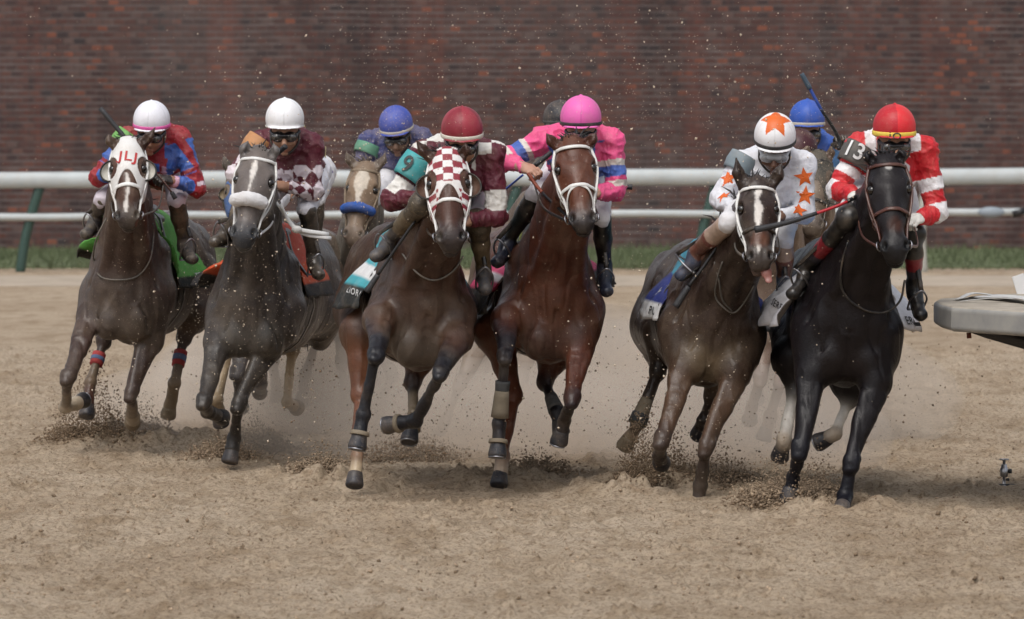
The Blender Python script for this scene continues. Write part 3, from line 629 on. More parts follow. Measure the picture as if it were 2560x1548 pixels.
def head_ring(S, t, tilt=0.0, off=.004, a0=-math.pi, a1=math.pi, n=28, tn=None):
    """points round the head at station t; tilt moves the ring toward the poll at the back"""
    a, l, nn, L, W, R = S['HF']; out = []; dirs = []
    for th in np.linspace(a0, a1, n):
        d = nn * math.cos(th) + l * math.sin(th); tt = t - tilt * (1 - math.cos(th)) / 2 + (tn(th) if tn else 0)
        o = S['q'](tt, 0, -.03); r = surf(S['headp'], o, d, 0, .22) + off; out.append(o + d * r); dirs.append(np.cross(a, d))
    return out
def head_line(S, pts, off=.005):
    a, l, nn, L, W, R = S['HF']; out = []
    for t, th in pts:
        d = nn * math.cos(th) + l * math.sin(th); o = S['q'](t, 0, -.03); out.append(o + d * (surf(S['headp'], o, d, 0, .22) + off))
    return smooth_path(out, 5)
def bridle(S, m, nose=.62, nosetilt=.0, wn=.011, rein_to=None, figure8=False, brow=True, cheeks=True, bit=True, rings=True, noseband=True):
    a, l, n, L, W, R = S['HF']; root = S['root']; mb = MB()
    if brow: mb.tube(head_ring(S, .115, tilt=.10, a0=-2.2, a1=2.2, off=.004), .010, seg=8, flat=.45, wdir=a)
    if noseband: mb.tube(head_ring(S, nose, tilt=nosetilt, off=.004, n=32), wn, seg=8, flat=.45, wdir=a)
    if figure8:
        for s in (-1, 1): mb.tube(head_line(S, [(nose, .0), (nose + .04, .5 * s), (nose + .12, 1.0 * s), (nose + .22, 1.5 * s)]), .008, seg=8, flat=.5, wdir=a)
    if cheeks:
        for s in (-1, 1):
            mb.tube(head_line(S, [(.06, 1.25 * s), (.25, 1.35 * s), (.45, 1.35 * s), (.65, 1.4 * s), (.80, 1.45 * s)], .006), .008, seg=8, flat=.5, wdir=a)
            mb.tube(head_line(S, [(.10, 1.5 * s), (.3, 1.65 * s), (.5, 1.8 * s), (.7, 1.75 * s), (.82, 1.5 * s)], .006), .006, seg=8, flat=.5, wdir=a)
    if mb.v: mb.build('bridle', m, root)
    for s in (-1, 1):
        if not rings: break
        c = S['q'](.84, .072 * s, -.03); mb = MB(); mb.tube([c + (a * math.cos(t) + (n * .6 + l * s * .5) * math.sin(t)) * .024 for t in np.linspace(0, 2 * math.pi, 18)], .004, seg=6); mb.build('bit_ring', M_metal, root)
def rein(S, hands, m=None, r=.008):
    mb = MB()
    for s, h in zip((-1, 1), hands):
        if h is None: continue
        c = S['q'](.84, .075 * s, -.035); c2 = c + (h - c) * .5 + V(.03 * s, 0, -.05); mb.tube(smooth_path([c, c2, h], 8), r, seg=8, flat=.5)
    mb.build('rein', m or M_rein, S['root'])
def hood(S, m, colf=None, tmax=.50, eyer=.055, nose_arch=True, cups=None, cupm=None):
    """a racing hood: the head surface pushed out 7 mm, cut open for eyes, ears and muzzle"""
    a, l, n, L, W, R = S['HF']; q = S['q']; pr = [dict(p) for p in S['headp']]
    cuts = []
    def post(arr, lo, h, nn):
        G = grid_pts(lo, h, nn); arr = arr - .008
        r = G - S['poll'].astype(np.float32); t = (r @ a.astype(np.float32)) / L; x = (r @ l.astype(np.float32)) / W; z = (r @ n.astype(np.float32)) / W
        lim = tmax + np.where(z > -.02, -.11 * np.clip(1 - (np.abs(x) / .075) ** 2, 0, 1) if nose_arch else 0, .06) + (.16 if nose_arch else 0) * np.clip(np.abs(x) / .07, 0, 1) ** 2
        arr = np.maximum(arr, (t - lim) * L); arr = np.maximum(arr, (-.07 - t) * L)
        for s in (-1, 1):
            c = q(.315, .088 * s, .020); g = G - c.astype(np.float32)
            d = np.sqrt(((g @ a.astype(np.float32)) / (1.15)) ** 2 + (g @ unit(np.cross(a, unit(n + l * s))).astype(np.float32)) ** 2) - eyer * W
            side = (g @ unit(n + l * s * .8).astype(np.float32))
            arr = np.where(side > -.05, np.maximum(arr, -d), arr)
            ce = q(.015, .062 * s, 0.0); g = G - ce.astype(np.float32); arr = np.maximum(arr, -(np.sqrt((g * g).sum(-1)) - .040 * W))
        return arr
    v, f = sdf_mesh(pr, .005, post)
    if len(v) == 0: return
    r = v - S['poll']; t = (r @ a) / L; x = (r @ l) / W; z = (r @ n) / W
    c = np.tile(np.array((.72, .71, .69)), (len(v), 1)) if colf is None else colf(t, x, z, v)
    ho = mesh_obj('hood', v, f, m, S['root'], c); S['hood'] = ho
    for s in (-1, 1):
        if cups is None: break
        if s not in cups: continue
        c0 = q(.325, .079 * s, -.004); ax = unit(n * 1.0 + l * s * .25); sd_ = unit(l * s - (l * s @ ax) * ax); up_ = np.cross(ax, sd_); vs = []; fs = []; na = 22; nr = 8
        # bowl: half-cup behind the eye, open to the front
        for i in range(nr):
            ph = math.pi / 2 * i / (nr - 1)
            for k in range(na):
                th = -1.75 + 3.5 * k / (na - 1); rr_ = .062 * W * (math.sin(ph) * .93 + .07)
                vs.append(c0 + sd_ * (.012 * W + rr_ * math.cos(th)) + up_ * rr_ * 1.05 * math.sin(th) + ax * (.012 - .05 * math.cos(ph)) * W)
        for i in range(nr - 1):
            for k in range(na - 1): fs.append((i * na + k, i * na + k + 1, (i + 1) * na + k + 1, (i + 1) * na + k))
        o = mesh_obj('blinker_cup', vs, fs, cupm or m, S['root'], col=np.tile(np.array(S.get('cupc', (.62, .60, .54))), (len(vs), 1)))
        so = o.modifiers.new('s', 'SOLIDIFY'); so.thickness = .004
        mb = MB(); mb.tube([c0 + sd_ * (.012 * W + .062 * W * math.cos(th)) + up_ * .065 * W * math.sin(th) + ax * .012 * W for th in np.linspace(-1.9, 1.9, 24)], .0055, seg=8); mb.build('cup_rim', S.get('rimm', cupm or m), o)
def noseroll(S, m, t=.60, r=.033, x0=-1.5, x1=1.5):
    a, l, n, L, W, R = S['HF']; pts = head_ring(S, t, off=r * .55, a0=x0, a1=x1, n=26, tilt=.06); rad = np.interp(np.linspace(0, 1, 26), [0, .12, .5, .88, 1], [.4, 1, 1.1, 1, .4]) * r
    v, f = tube_geo(pts, list(rad), seg=18); v = np.array(v); c = np.repeat(np.array(pts), 18, 0); d = v - c; d /= np.linalg.norm(d, axis=1)[:, None]; v = v + d * (vnoise(v, 90, 4) * .004 + vnoise(v, 200, 5) * .002)[:, None]
    mesh_obj('noseband_roll', v, f, m, S['root'])
def saddlery(S, bands, label, y0=.35, y1=.95, flare=.05, ang=1.95, matl=None, pad=(.1, .1, .1), lp=None):
    """cloth over the back (own thing) and a light saddle (own thing). bands: [(fraction down the side, colour)]"""
    b = S['b']; lat, back, up = S['R']; vs = []; cs = []; fs = []; na, nb = 61, 15
    pr = [p for p in S['T'] if p['tag'] in ('body', 'chest')]
    for j in range(nb):
        y = y0 + (y1 - y0) * j / (nb - 1) + 0
        for i in range(na):
            aL, aR = (ang, ang) if np.isscalar(ang) else ang; th = -aL + (aL + aR) * i / (na - 1); d = lat * math.sin(th) + up * math.cos(th); o = b(0, y, .02); r = surf(pr, o, d, 0, .55)
            u = abs(th) / (aL if th < 0 else aR); fl = (flare if np.isscalar(flare) else flare[0 if th < 0 else 1]) * max(0, u - .45) ** 1.2 * (1 + .35 * math.sin(j * .9 + i * .3)) + .014
            pnt = o + d * (r + fl); pnt = pnt + back * (.06 * max(0, u - .5)); vs.append(pnt)
            cc = bands[0][1]
            for (f0, colr) in bands:
                if u >= f0: cc = colr
            cs.append(cc)
    for j in range(nb - 1):
        for i in range(na - 1): fs.append((j * na + i, j * na + i + 1, (j + 1) * na + i + 1, (j + 1) * na + i))
    vs = np.array(vs); vs = vs + (vnoise(vs, 9, 2) * .008)[:, None] * np.array(up) * .3 + (vnoise(vs, 7, 8) * .008)[:, None] * np.array(lat)
    o = mesh_obj('saddle_cloth', vs, fs, M_cloth, None, np.array(cs)); tag(o, label, 'saddle cloth', 'saddle cloths under the jockeys')
    so = o.modifiers.new('s', 'SOLIDIFY'); so.thickness = .006; so.offset = 1
    # saddle
    r = empty('saddle', b(0, .6, .36)); tag(r, 'light racing saddle on ' + S['short'], 'saddle', 'racing saddles')
    A = [ell(b(0, .62, .37), (.12, .26, .05), S['R'], .03), cone(b(0, .45, .40), b(0, .38, .45), .05, .03, .04)]
    A.append(cone(b(0, .80, .38), b(0, .92, .43), .07, .03, .04))
    v, f = sdf_mesh(A, .012); mesh_obj('seat', v, f, lp or M_strapk, r)
    mb = MB(); ys_ = .55
    for s in (-1, 1):
        pts = []
        for th in np.linspace(.1, 2.9, 16):
            d = lat * math.sin(th) * s + up * math.cos(th); oo = b(0, ys_, .0); pts.append(oo + d * (surf(pr, oo, d, 0, .6) + .03))
        mb.tube(pts, .035, seg=6, flat=.12, wdir=back)
    mb.build('girth', M_strapk, r)
    S['cloth'] = o; S['saddle'] = r; return o
def stirrups(n):
    J, S = JS[n], HS[n]
    for i in (0, 1):
        t, a = J['D']['toe'][i], J['D']['an'][i]; fd = unit(t - a); dn = unit(V(0, 0, -1) - (V(0, 0, -1) @ fd) * fd); w_ = unit(np.cross(fd, dn)); c = a * .45 + t * .55; mb = MB()
        top = c - dn * .075 + V(0, .01, .0); mb.tube(smooth_path([c + w_ * .042 + dn * .07, c + w_ * .045, c + w_ * .028 - dn * .045, top, c - w_ * .028 - dn * .045, c - w_ * .045, c - w_ * .042 + dn * .07], 5), .0055, seg=6); mb.tube([c + w_ * .044 + dn * .073, c - w_ * .044 + dn * .073], .010, seg=6, flat=.5, wdir=fd); si = mb.build('stirrup', M_metal, S['saddle'])
        mb = MB(); k = J['D']['kn'][i]; mb.tube(smooth_path([top, top * .5 + k * .5 + V(0, .05, 0), k + V(0, .12, .02)], 5), .012, seg=6, flat=.2); mb.build('stirrup_leather', M_strapk, S['saddle'])
def hug(S, pts, r, m, name='rein', off=.012, objs=None, parent=None, flat=1, n=6, dflt=None):
    objs = objs or [S['body']]; out = []; last = None
    for p in pts:
        hh = hit(p[0], p[1], objs)
        if len(p) > 2: pos = P(p[0], p[1], S['Y'] + p[2])
        elif hh: d = unit(hh[0] - V(0, 0, CAMZ)); pos = hh[0] - d * off
        else: pos = P(p[0], p[1], last[1] if last is not None else S['Y'])
        out.append(pos); last = pos
    mb = MB(); mb.tube(smooth_path(out, n), r, seg=8, flat=flat); return mb.build(name, m, parent or S['root'])
def project_poly(verts2, faces, px, py, objs, rot=0, off=.003, scale=1.0, depth=.06, upv=None, flatn=None):
    """lay a flat outline (metres) on the surface found at a photo position, following the surface"""
    h = hit(px, py, objs)
    if h is None: return None
    pos, n = h[0], unit(h[1] if flatn is None else flatn)
    if n[1] > 0: n = -n
    u = unit(np.cross(V(0, 0, 1) if upv is None else upv, n)); 
    if u[0] < 0: u = -u
    w_ = np.cross(n, u); w_ = w_ if w_[2] > 0 else -w_; c, s = math.cos(rot), math.sin(rot); U = u * c + w_ * s; Wd = -u * s + w_ * c; out = []
    for x, y in verts2:
        p = pos + U * x * scale + Wd * y * scale; best = None
        for o in objs:
            r = bvh(o).ray_cast(Vector(p + n * depth), Vector(-n), depth * 2.2)
            if r[0] is not None and (best is None or r[3] < best[1]): best = (np.array(r[0]), r[3])
        out.append((best[0] if best else p) + n * off)
    return out, faces
def text_geo(s, size):
    cu = bpy.data.curves.new('t', 'FONT'); cu.body = s; cu.size = size; cu.align_x = 'CENTER'; cu.align_y = 'CENTER'; cu.resolution_u = 3; cu.space_character = 1.12; cu.offset = size * .012
    o = bpy.data.objects.new('t', cu); COL.objects.link(o); bpy.context.view_layer.update(); dg = bpy.context.evaluated_depsgraph_get(); me = o.evaluated_get(dg).to_mesh()
    bm = bmesh.new(); bm.from_mesh(me); bmesh.ops.triangulate(bm, faces=bm.faces); bmesh.ops.subdivide_edges(bm, edges=[e for e in bm.edges if e.calc_length() > size * .25], cuts=1); bm.verts.ensure_lookup_table()
    v = [(x.co.x, x.co.y) for x in bm.verts]; f = [tuple(a.index for a in p.verts) for p in bm.faces]; bm.free(); bpy.data.objects.remove(o); bpy.data.curves.remove(cu); return v, f
def letters(s, size, px, py, objs, m, parent, rot=0, name='lettering', sx=1.0, off=.003, flatn=None, slant=0):
    v, f = text_geo(s, size); v = [(x * sx + y * slant, y) for x, y in v]; r = project_poly(v, f, px, py, objs, rot, off=off, flatn=flatn)
    if r: return mesh_obj(name, r[0], r[1], m, parent, smooth=False)
def star_geo(r, r2=.42, n=5):
    v = [(0, 0)]; 
    for k in range(2 * n): a = math.pi / 2 + math.pi * k / n; q = r if k % 2 == 0 else r * r2; v.append((q * math.cos(a), q * math.sin(a)))
    v2 = list(v); m = len(v)
    for k in range(2 * n): v2.append((v[1 + k][0] * .5, v[1 + k][1] * .5))
    f = []
    for k in range(2 * n):
        a, b_ = 1 + k, 1 + (k + 1) % (2 * n); f += [(0, m + k, m + (k + 1) % (2 * n)), (m + k, a, b_, m + (k + 1) % (2 * n))]
    return v2, f
# ------------------------------------------------------------------ jockeys
def jockey(J):
    Yj = J['Y']; pt = lambda v: P(v[0], v[1], Yj + v[2]); D = {}
    J['sh'] = [(J['sh'][0][0] + 8, J['sh'][0][1] + 12), (J['sh'][1][0] - 8, J['sh'][1][1] + 12)]
    for k, dy in (('sh', .17), ('el', .14), ('ha', .02), ('kn', .16), ('an', .30), ('toe', .18)):
        D[k] = [pt(v if len(v) > 2 else (*v, dy)) for v in J[k]]
    if J['n'] in HS and 'body' in HS[J['n']]:
        for k, off in (('kn', .05), ('an', .055), ('toe', .06)):
            for i in (0, 1):
                h_ = hit(J[k][i][0], J[k][i][1], [HS[J['n']]['body']])
                if h_ is not None and h_[0][1] - off < D[k][i][1]: D[k][i] = P(J[k][i][0], J[k][i][1], max(h_[0][1] - off, D[k][i][1] - (.32 if k == 'kn' else .42)))
        for i in (0, 1):
            dl = 0.0
            for t in (.2, .4, .6, .8):
                pp = D['kn'][i] * (1 - t) + D['an'][i] * t; pxx = J['kn'][i][0] * (1 - t) + J['an'][i][0] * t; pyy = J['kn'][i][1] * (1 - t) + J['an'][i][1] * t; h_ = hit(pxx, pyy, [HS[J['n']]['body']])
                if h_ is not None: dl = max(dl, pp[1] - (h_[0][1] - .045))
            if dl > 0:
                dl = min(dl, .34)
                for k in ('kn', 'an', 'toe'): D[k][i] = P(J[k][i][0], J[k][i][1], D[k][i][1] - dl)
    sh, el, ha, kn, an, toe = (D[k] for k in ('sh', 'el', 'ha', 'kn', 'an', 'toe'))
    pv = pt(J['pel'] if len(J['pel']) > 2 else (*J['pel'], .66)); sc_ = J.get('s', 1.0)
    yw, pi_, ro = (math.radians(x) for x in J.get('hrot', (0, 12, 0)))
    f = V(math.sin(yw), -math.cos(yw) * math.cos(pi_), -math.sin(pi_)); u0 = V(math.sin(ro), 0, math.cos(ro)); x_ = unit(np.cross(u0, -f)); x_ = x_ if x_[0] > 0 else -x_; u = unit(np.cross(x_, -f)); u = u if u[2] > 0 else -u
    R = np.array([x_, -f, u]); hc = P(J['hel'][0], J['hel'][1], Yj) - u * .030 * sc_; q = lambda x, y, z: hc + (x_ * x + f * y + u * z) * sc_      # y: forward
    root = empty('person', pv + V(0, -.2, -pv[2])); tag(root, J['label'], 'jockey', 'jockeys riding in the race'); J['root'] = root; J['q'] = q; J['R'] = R
    hq = J.get('h', .006)
    # --- body: head, neck, torso, arms with hands, legs as one skin
    B = [ell(q(0, -.01, -.065), V(.076, .096, .120) * sc_, R, .02, 'skin'), ell(q(0, .035, -.125), V(.052, .052, .062) * sc_, R, .03, 'skin'),
         cone(q(0, .085, -.10), q(0, .108, -.128), .011, .014, .015, 'skin'), ell(q(0, .092, -.162), V(.024, .010, .006), R, .006, 'lip'), ell(q(0, .090, -.171), V(.020, .009, .006), R, .006, 'lip'),
         ell(q(0, .098, -.1665), V(.022, .012, .0015), R, .003, 'lip', neg=True), ell(q(0, .078, -.188), V(.022, .016, .014), R, .015, 'skin')]
    for s in (-1, 1):
        B += [ell(q(.034 * s, .092, -.092), V(.019, .014, .012), R, .01, 'skin', neg=True), ell(q(.034 * s, .078, -.092), V(.0125, .0125, .0125), R, .002, 'eye'), ell(q(.077 * s, -.01, -.10), V(.010, .02, .030), R, .008, 'skin'),
              ell(q(.045 * s, .068, -.128), V(.02, .015, .016), R, .02, 'skin'), ell(q(.010 * s, .108, -.132), V(.008, .008, .007), R, .006, 'skin')]
    sm = (sh[0] + sh[1]) / 2
    B += [cone(q(0, -.03, -.13), sm + V(0, .05, .02), .055, .062, .03, 'skin'), cone(sm + V(0, .08, 0), pv, .105, .10, .05, 'skin')]
    hands = []
    for i, s in enumerate((-1, 1)):
        B += [cone(sh[i], el[i], .048, .040, .03, 'skin'), cone(el[i], ha[i], .030, .024, .02, 'skin'), cone(sm + V(0, .06, 0), sh[i], .07, .05, .04, 'skin'),
              cone(pv + V(.09 * s, 0, 0), kn[i], .055, .036, .02, 'skin'), cone(kn[i], an[i], .034, .026, .02, 'skin')]
        fd = unit(ha[i] - el[i]); bn = V(0, -.55, .83) if 'bn' not in J else J['bn'][i]; bn = unit(bn - (bn @ fd) * fd); sd_ = np.cross(fd, bn); sd_ = sd_ * (1 if sd_[0] * s > 0 else -1)   # sd_: outward (little finger) side
        hc_ = ha[i] + fd * .035; Rh = np.array([sd_, fd, bn]); tg = 'hand'
        H = [cone(ha[i] - fd * .04, ha[i] + fd * .01, .027, .028, .02, tg), ell(hc_, (.042, .045, .020), Rh, .015, tg)]
        for k, (o, ln) in enumerate(((-.033, .9), (-.0115, 1.0), (.0105, .95), (.0315, .78))):
            a_ = hc_ + fd * (.034 + .004 * (1 - abs(k - 1.3))) + sd_ * o - bn * .001; b_ = a_ + fd * .030 * ln - bn * .016; c_ = b_ - bn * .026 * ln - fd * .008; e_ = c_ - fd * .022 * ln - bn * .002
            H += [cone(a_, b_, .0092, .0086, .002, tg), cone(b_, c_, .0086, .0080, .002, tg), cone(c_, e_, .0080, .0070, .002, tg), ell(a_, (.010, .011, .0105), Rh, .003, tg)]
        t0 = hc_ - sd_ * .030 - fd * .015; t1 = t0 - sd_ * .018 + fd * .022 - bn * .016; t2 = t1 + fd * .020 - bn * .012 + sd_ * .012
        H += [cone(t0, t1, .014, .0125, .010, tg), cone(t1, t2, .012, .009, .004, tg)]
        hands.append(H); B += H
    J['hands'] = hands; J['D'] = D; J['hc'] = hc
    J['grip'] = [ha[i] + unit(ha[i] - el[i]) * .055 - unit(V(0, -.55, .83)) * .025 for i in (0, 1)]
    v, fc = sdf_mesh(B, min(hq, .0065)); sk = J.get('skin', (.36, .19, .12)); cm = {'skin': sk, 'lip': (sk[0] * .75, sk[1] * .5, sk[2] * .5), 'eye': (.05, .04, .035), 'hand': J.get('handc', sk)}
    c = tagcolors(B, v, cm, .004); mouthd = np.linalg.norm((v - q(0, .09, -.165)) @ R.T * V(1, 1, 3), axis=1)
    body = mesh_obj('body', v, fc, M_skin if not J.get('dusty') else mat('dusty_skin', attr=True, rough=.7, dust=.7), root, c); J['body'] = body
    if J.get('glove'):
        for i in (0, 1):
            if i not in J['glove']: continue
            gp = []
            for p in hands[i]:
                p = dict(p)
                if p['t'] == 'c': p['ra'] += .0012; p['rb'] += .0012
                else: p['r'] = p['r'] + .0012
                gp.append(p)
            gv, gf = sdf_mesh(gp, .0035); gc = J['glovec']; cc = np.tile(np.array(gc), (len(gv), 1)) * (1 + .15 * fbm(gv, 60, 2, 5))[:, None]; mesh_obj('glove', gv, gf, M_breech if gc[0] > .2 else M_boot, root, cc)
    # --- helmet
    hp = [ell(q(0, 0, 0), V(.110, .130, .118) * sc_, R, .01, 'h'), ell(q(0, .075, -.040), V(.094, .068, .016) * sc_, R, .012, 'visor'), cone(q(0, 0, .112), q(0, 0, .121), .012, .006, .01, 'h')]
    def post(arr, lo, h, nn):
        G = grid_pts(lo, h, nn) - hc.astype(np.float32); z = (G @ u.astype(np.float32)) / sc_; y = (G @ f.astype(np.float32)) / sc_
        arr = np.maximum(arr, (-.052 + .012 * np.clip(y / .1, -1, 1) - z)); inner = np.sqrt(((G @ x_.astype(np.float32)) / (.098 * sc_)) ** 2 + (y / .118) ** 2 + ((z + .02) / .118) ** 2) - 1
        return np.maximum(arr, -inner * .1)
    v, fc = sdf_mesh(hp, .0045, post); r = (v - hc) @ R.T / sc_; lx, ly, lz = r[:, 0], -r[:, 1], r[:, 2]
    c = J['helc'](lx, ly, lz); ho = mesh_obj('helmet', v, fc, M_helmd if J.get('dusty') and J['n'] != 11 else M_helm, root, c); J['helmet'] = ho
    mb = MB(); mb.tube([q(.1105 * math.sin(t), .1305 * math.cos(t), J.get('bandz', -.022) + .006 * math.cos(t)) for t in np.linspace(0, 2 * math.pi, 48, endpoint=False)], .0085 if not J.get('bandw') else J['bandw'], seg=8, flat=.28, wdir=u, closed=True)
    mb.build('helmet_band', mat('band_%02d' % J['n'], J['band'], rough=.6, noise=.15, dust=.15), ho)
    # chin strap
    mb = MB(); mb.tube(smooth_path([q(-.078, .0, -.06), q(-.074, .03, -.14), q(0, .05, -.20), q(.074, .03, -.14), q(.078, 0, -.06)], 6), .006, seg=6, flat=.5); mb.build('chin_strap', M_strapk, ho)
    # --- goggles
    G_ = []
    for s in (-1, 1): G_.append(ell(q(.033 * s, .080, -.092), V(.044, .026, .031), R, .012, 'g'))
    G_ += [cone(q(-.03, .1, -.085), q(.03, .1, -.085), .010, .010, .01, 'g')]
    for s in (-1, 1): G_.append(cone(q(.06 * s, .07, -.09), q(.082 * s, .0, -.075), .014, .012, .012, 'g', w=x_, f=.6))
    v, fc = sdf_mesh(G_, .0045); gg = mesh_obj('goggles', v, fc, mat('clear_goggle_frame', (.5, .52, .54), rough=.3) if J.get('cleargog') else M_gog, root)
    for s in (-1, 1):
        Lp = [ell(q(.034 * s, .088, -.092), V(.037, .0215, .025), R, .01)]; v, fc = sdf_mesh(Lp, .004); mesh_obj('lens', v, fc, M_lensc if J.get('cleargog') else M_lens, gg)
    # --- silks
    S_ = [ell(sm + V(0, .10, -.01), (abs(sh[1][0] - sh[0][0]) * .46, .15, .115), None, .06, 'torso'), cone(sm + V(0, .10, -.05), pv + V(0, -.06, -.01), .150, .150, .06, 'torso', V(0, 0, 1), .85), ell(sm + V(0, .03, -.12), (.15, .12, .12), None, .06, 'torso'), cone(q(0, -.05, -.16), sm + V(0, .06, .0), .055, .085, .05, 'torso')]
    for i in (0, 1):
        S_ += [cone(sm + V(0, .07, .01), sh[i], .095, .072, .05, 'torso'), cone(sh[i], el[i], .064 * sc_, .055 * sc_, .03, 'arm'), cone(el[i], ha[i] - unit(ha[i] - el[i]) * .015, .051 * sc_, .033 * sc_, .02, 'arm')]
    v, fc = sdf_mesh(S_, hq); N = vnormals(v, fc)
    wp = v + .03 * np.stack([vnoise(v, 9, 61), vnoise(v, 9, 62), vnoise(v, 9, 63)], 1)
    wr = fbm(v * V(1, 1, 1.6), 8, 2, J['n']); rid = (1 - np.abs(vnoise(wp * V(.9, 1, 1.5), 13, J['n'] + 9))) ** 3 + .6 * (1 - np.abs(vnoise(wp * V(1.4, 1, .8), 27, J['n'] + 19))) ** 3
    v = v + N * ((wr * .007 + (rid - .45) * .011) * J.get('wr', 1.0))[:, None]
    seg = np.zeros(len(v), int); sp = np.zeros(len(v)); best = np.full(len(v), 9.); ang = np.zeros(len(v))
    for i in (0, 1):
        for (a_, b_, r_, o_) in ((sh[i], el[i], .066, 0), (el[i], ha[i], .048, 1)):
            ba = b_ - a_; t = np.clip(((v - a_) @ ba) / (ba @ ba), 0, 1); d = np.linalg.norm(v - a_ - t[:, None] * ba, axis=1) - r_; k = d < best; best[k] = d[k]; seg[k] = i + 1; sp[k] = o_ + t[k]
            e1 = unit(np.cross(ba, V(0, 1, 0))); e2 = unit(np.cross(ba, e1)); rr = v - a_; an_ = np.arctan2(rr @ e2, rr @ e1); ang[k] = an_[k]
    dt = dprim(S_[1], v); dt = np.minimum(dt, dprim(S_[0], v)); seg[(dt < best - .004) | ((sp < .02))] = 0
    ctx = dict(v=v, N=N, seg=seg, s=sp, ang=ang, x=v[:, 0] - sm[0], y=v[:, 1] - sm[1], z=v[:, 2] - sm[2])
    c = J['silk'](ctx); so = mesh_obj('silks', v, fc, M_silkd if J.get('dusty') else M_silk, root, c); J['silks'] = so
    # --- breeches
    Br = [ell(pv, (.17, .16, .13), None, .05, 'b')]
    for i, s in enumerate((-1, 1)):
        d = unit(an[i] - kn[i]); Br += [cone(pv + V(.08 * s, 0, 0), kn[i], .100, .054, .02, 'b'), cone(kn[i], kn[i] + d * (.07 if J.get('longb') else .015), .054, .050, .015, 'b')]
    v, fc = sdf_mesh(Br, .0075); N = vnormals(v, fc); v = v + N * (fbm(v, 13, 3, 3) * .004 + (.3 - np.abs(fbm(v, 16, 2, 6))) * .008)[:, None]
    c = np.tile(np.array(J.get('breechc', (.72, .71, .73))), (len(v), 1)); bo = mesh_obj('breeches', v, fc, M_breech, root, c); J['breeches'] = bo
    # --- boots
    J['boots'] = []
    for i in (0, 1):
        k0 = kn[i] + (an[i] - kn[i]) * J.get('bt', .02); d = unit(an[i] - k0); fdir = unit(toe[i] - an[i]); dn = unit(V(0, 0, -1) - (V(0, 0, -1) @ fdir) * fdir); mid = k0 * .6 + an[i] * .4
        Bt = [cone(k0, mid, .055, .048, .02, 'b'), cone(mid, an[i], .050, .035, .02, 'b'), cone(an[i], an[i] + fdir * .05 + dn * .02, .040, .040, .02, 'b'), cone(an[i] + fdir * .03 + dn * .03, toe[i] + dn * .02, .038, .030, .02, 'b'), ell(toe[i] + dn * .02, (.036, .036, .028), None, .02, 'b'),
              cone(an[i] - fdir * .03 + dn * .045, an[i] - fdir * .02 + dn * .065, .026, .024, .006, 'sole')]
        if i in J.get('cap', ()): Bt.append(cone(kn[i] + (pv - kn[i]) * .10 - V(0, .004, 0), kn[i], .076, .068, .02, 'b'))
        v, fc = sdf_mesh(Bt, .006); N = vnormals(v, fc); v = v + N * (fbm(v, 20, 2, 8) * .003)[:, None]
        ba = an[i] - kn[i]; t = ((v - kn[i]) @ ba) / (ba @ ba); foot = ((v - an[i]) @ fdir > .035) & (np.linalg.norm(v - toe[i], axis=1) < max(.12, np.linalg.norm(toe[i] - an[i]))); t = np.where(foot, 1.2, t)
        c = J['bootc'](t, v, i); o = mesh_obj('boot', v, fc, M_bootmud if J.get('mud') else (M_bootc if J['n'] in (7, 10) else M_boot), root, c); J['boots'].append(o)
        # sole edge
        mb = MB(); w_ = unit(np.cross(fdir, dn)); mb.tube([an[i] + fdir * .04 + dn * .068, toe[i] + dn * .050 - fdir * .01, toe[i] + dn * .045 + fdir * .02], [.026, .030, .012], seg=10, flat=.22, wdir=w_); mb.build('sole', mat('boot_sole', (.03, .028, .026), rough=.7) if not J.get('solec') else mat('sole%d' % J['n'], J['solec'], rough=.6), o)
    if J.get('armband'):
        i, colr, tt = J['armband'][:3]; a_, b_ = sh[i], el[i]; 
        ax = unit(b_ - a_); pts = [a_ + (b_ - a_) * t for t in np.linspace(tt - .24, tt + .22, 7)]; mb = MB(); v_, f_ = tube_geo(pts, [.086, .090, .082], seg=28)
        v_ = np.array(v_); ao = mesh_obj('armband', v_, f_[:-2], mat('armband%d' % J['n'], colr, rough=.6, noise=.15, dust=.2), root); so2 = ao.modifiers.new('s', 'SOLIDIFY'); so2.thickness = .004; J['ab'] = ao
    print('jockey', J['n'], round(time.time() - T0, 1)); return J
def whip(pts, rads, cols, label, Y=None):
    """pts photo positions with distances; cols: list of (fraction, material)"""
    w3 = [np.asarray(p, float) for p in pts]; n = 24; seg = [w3[0] + (w3[-1] - w3[0]) * t for t in np.linspace(0, 1, n)] if len(w3) == 2 else smooth_path(w3, 8); seg = np.array(seg); n = len(seg)
    root = empty('whip', seg.min(0) * V(0, 0, 1) + seg.mean(0) * V(1, 1, 0)); tag(root, label, 'whip', 'whips carried by the jockeys')
    tt = np.linspace(0, 1, n)
    for (f0, f1, m, nm, r0, r1) in cols:
        i0, i1 = int(f0 * (n - 1)), max(int(round(f1 * (n - 1))), int(f0 * (n - 1)) + 1); mb = MB(); mb.tube(list(seg[i0:i1 + 1]), [r0, r1], seg=10); mb.build(nm, m, root)
    return root
# ------------------------------------------------------------------ the riders and their horses
def const(c): return lambda x, y, z: np.tile(np.array(c, float), (len(x), 1))
def put(c, m, colr): c[m] = colr; return c
def boots(*st):
    def f(t, v, i):
        c = np.zeros((len(t), 3)); c[:] = st[0][1]
        for t0, colr in st: c[t >= t0] = colr
        return c
    return f
WHITE = (.76, .76, .78); MAROON = (.10, .008, .022); BLUE = (.035, .10, .42); RED = (.42, .010, .018)
def want(n): return True
HS = {}; JS = {}
BROWN = dict(body=(.060, .034, .024))

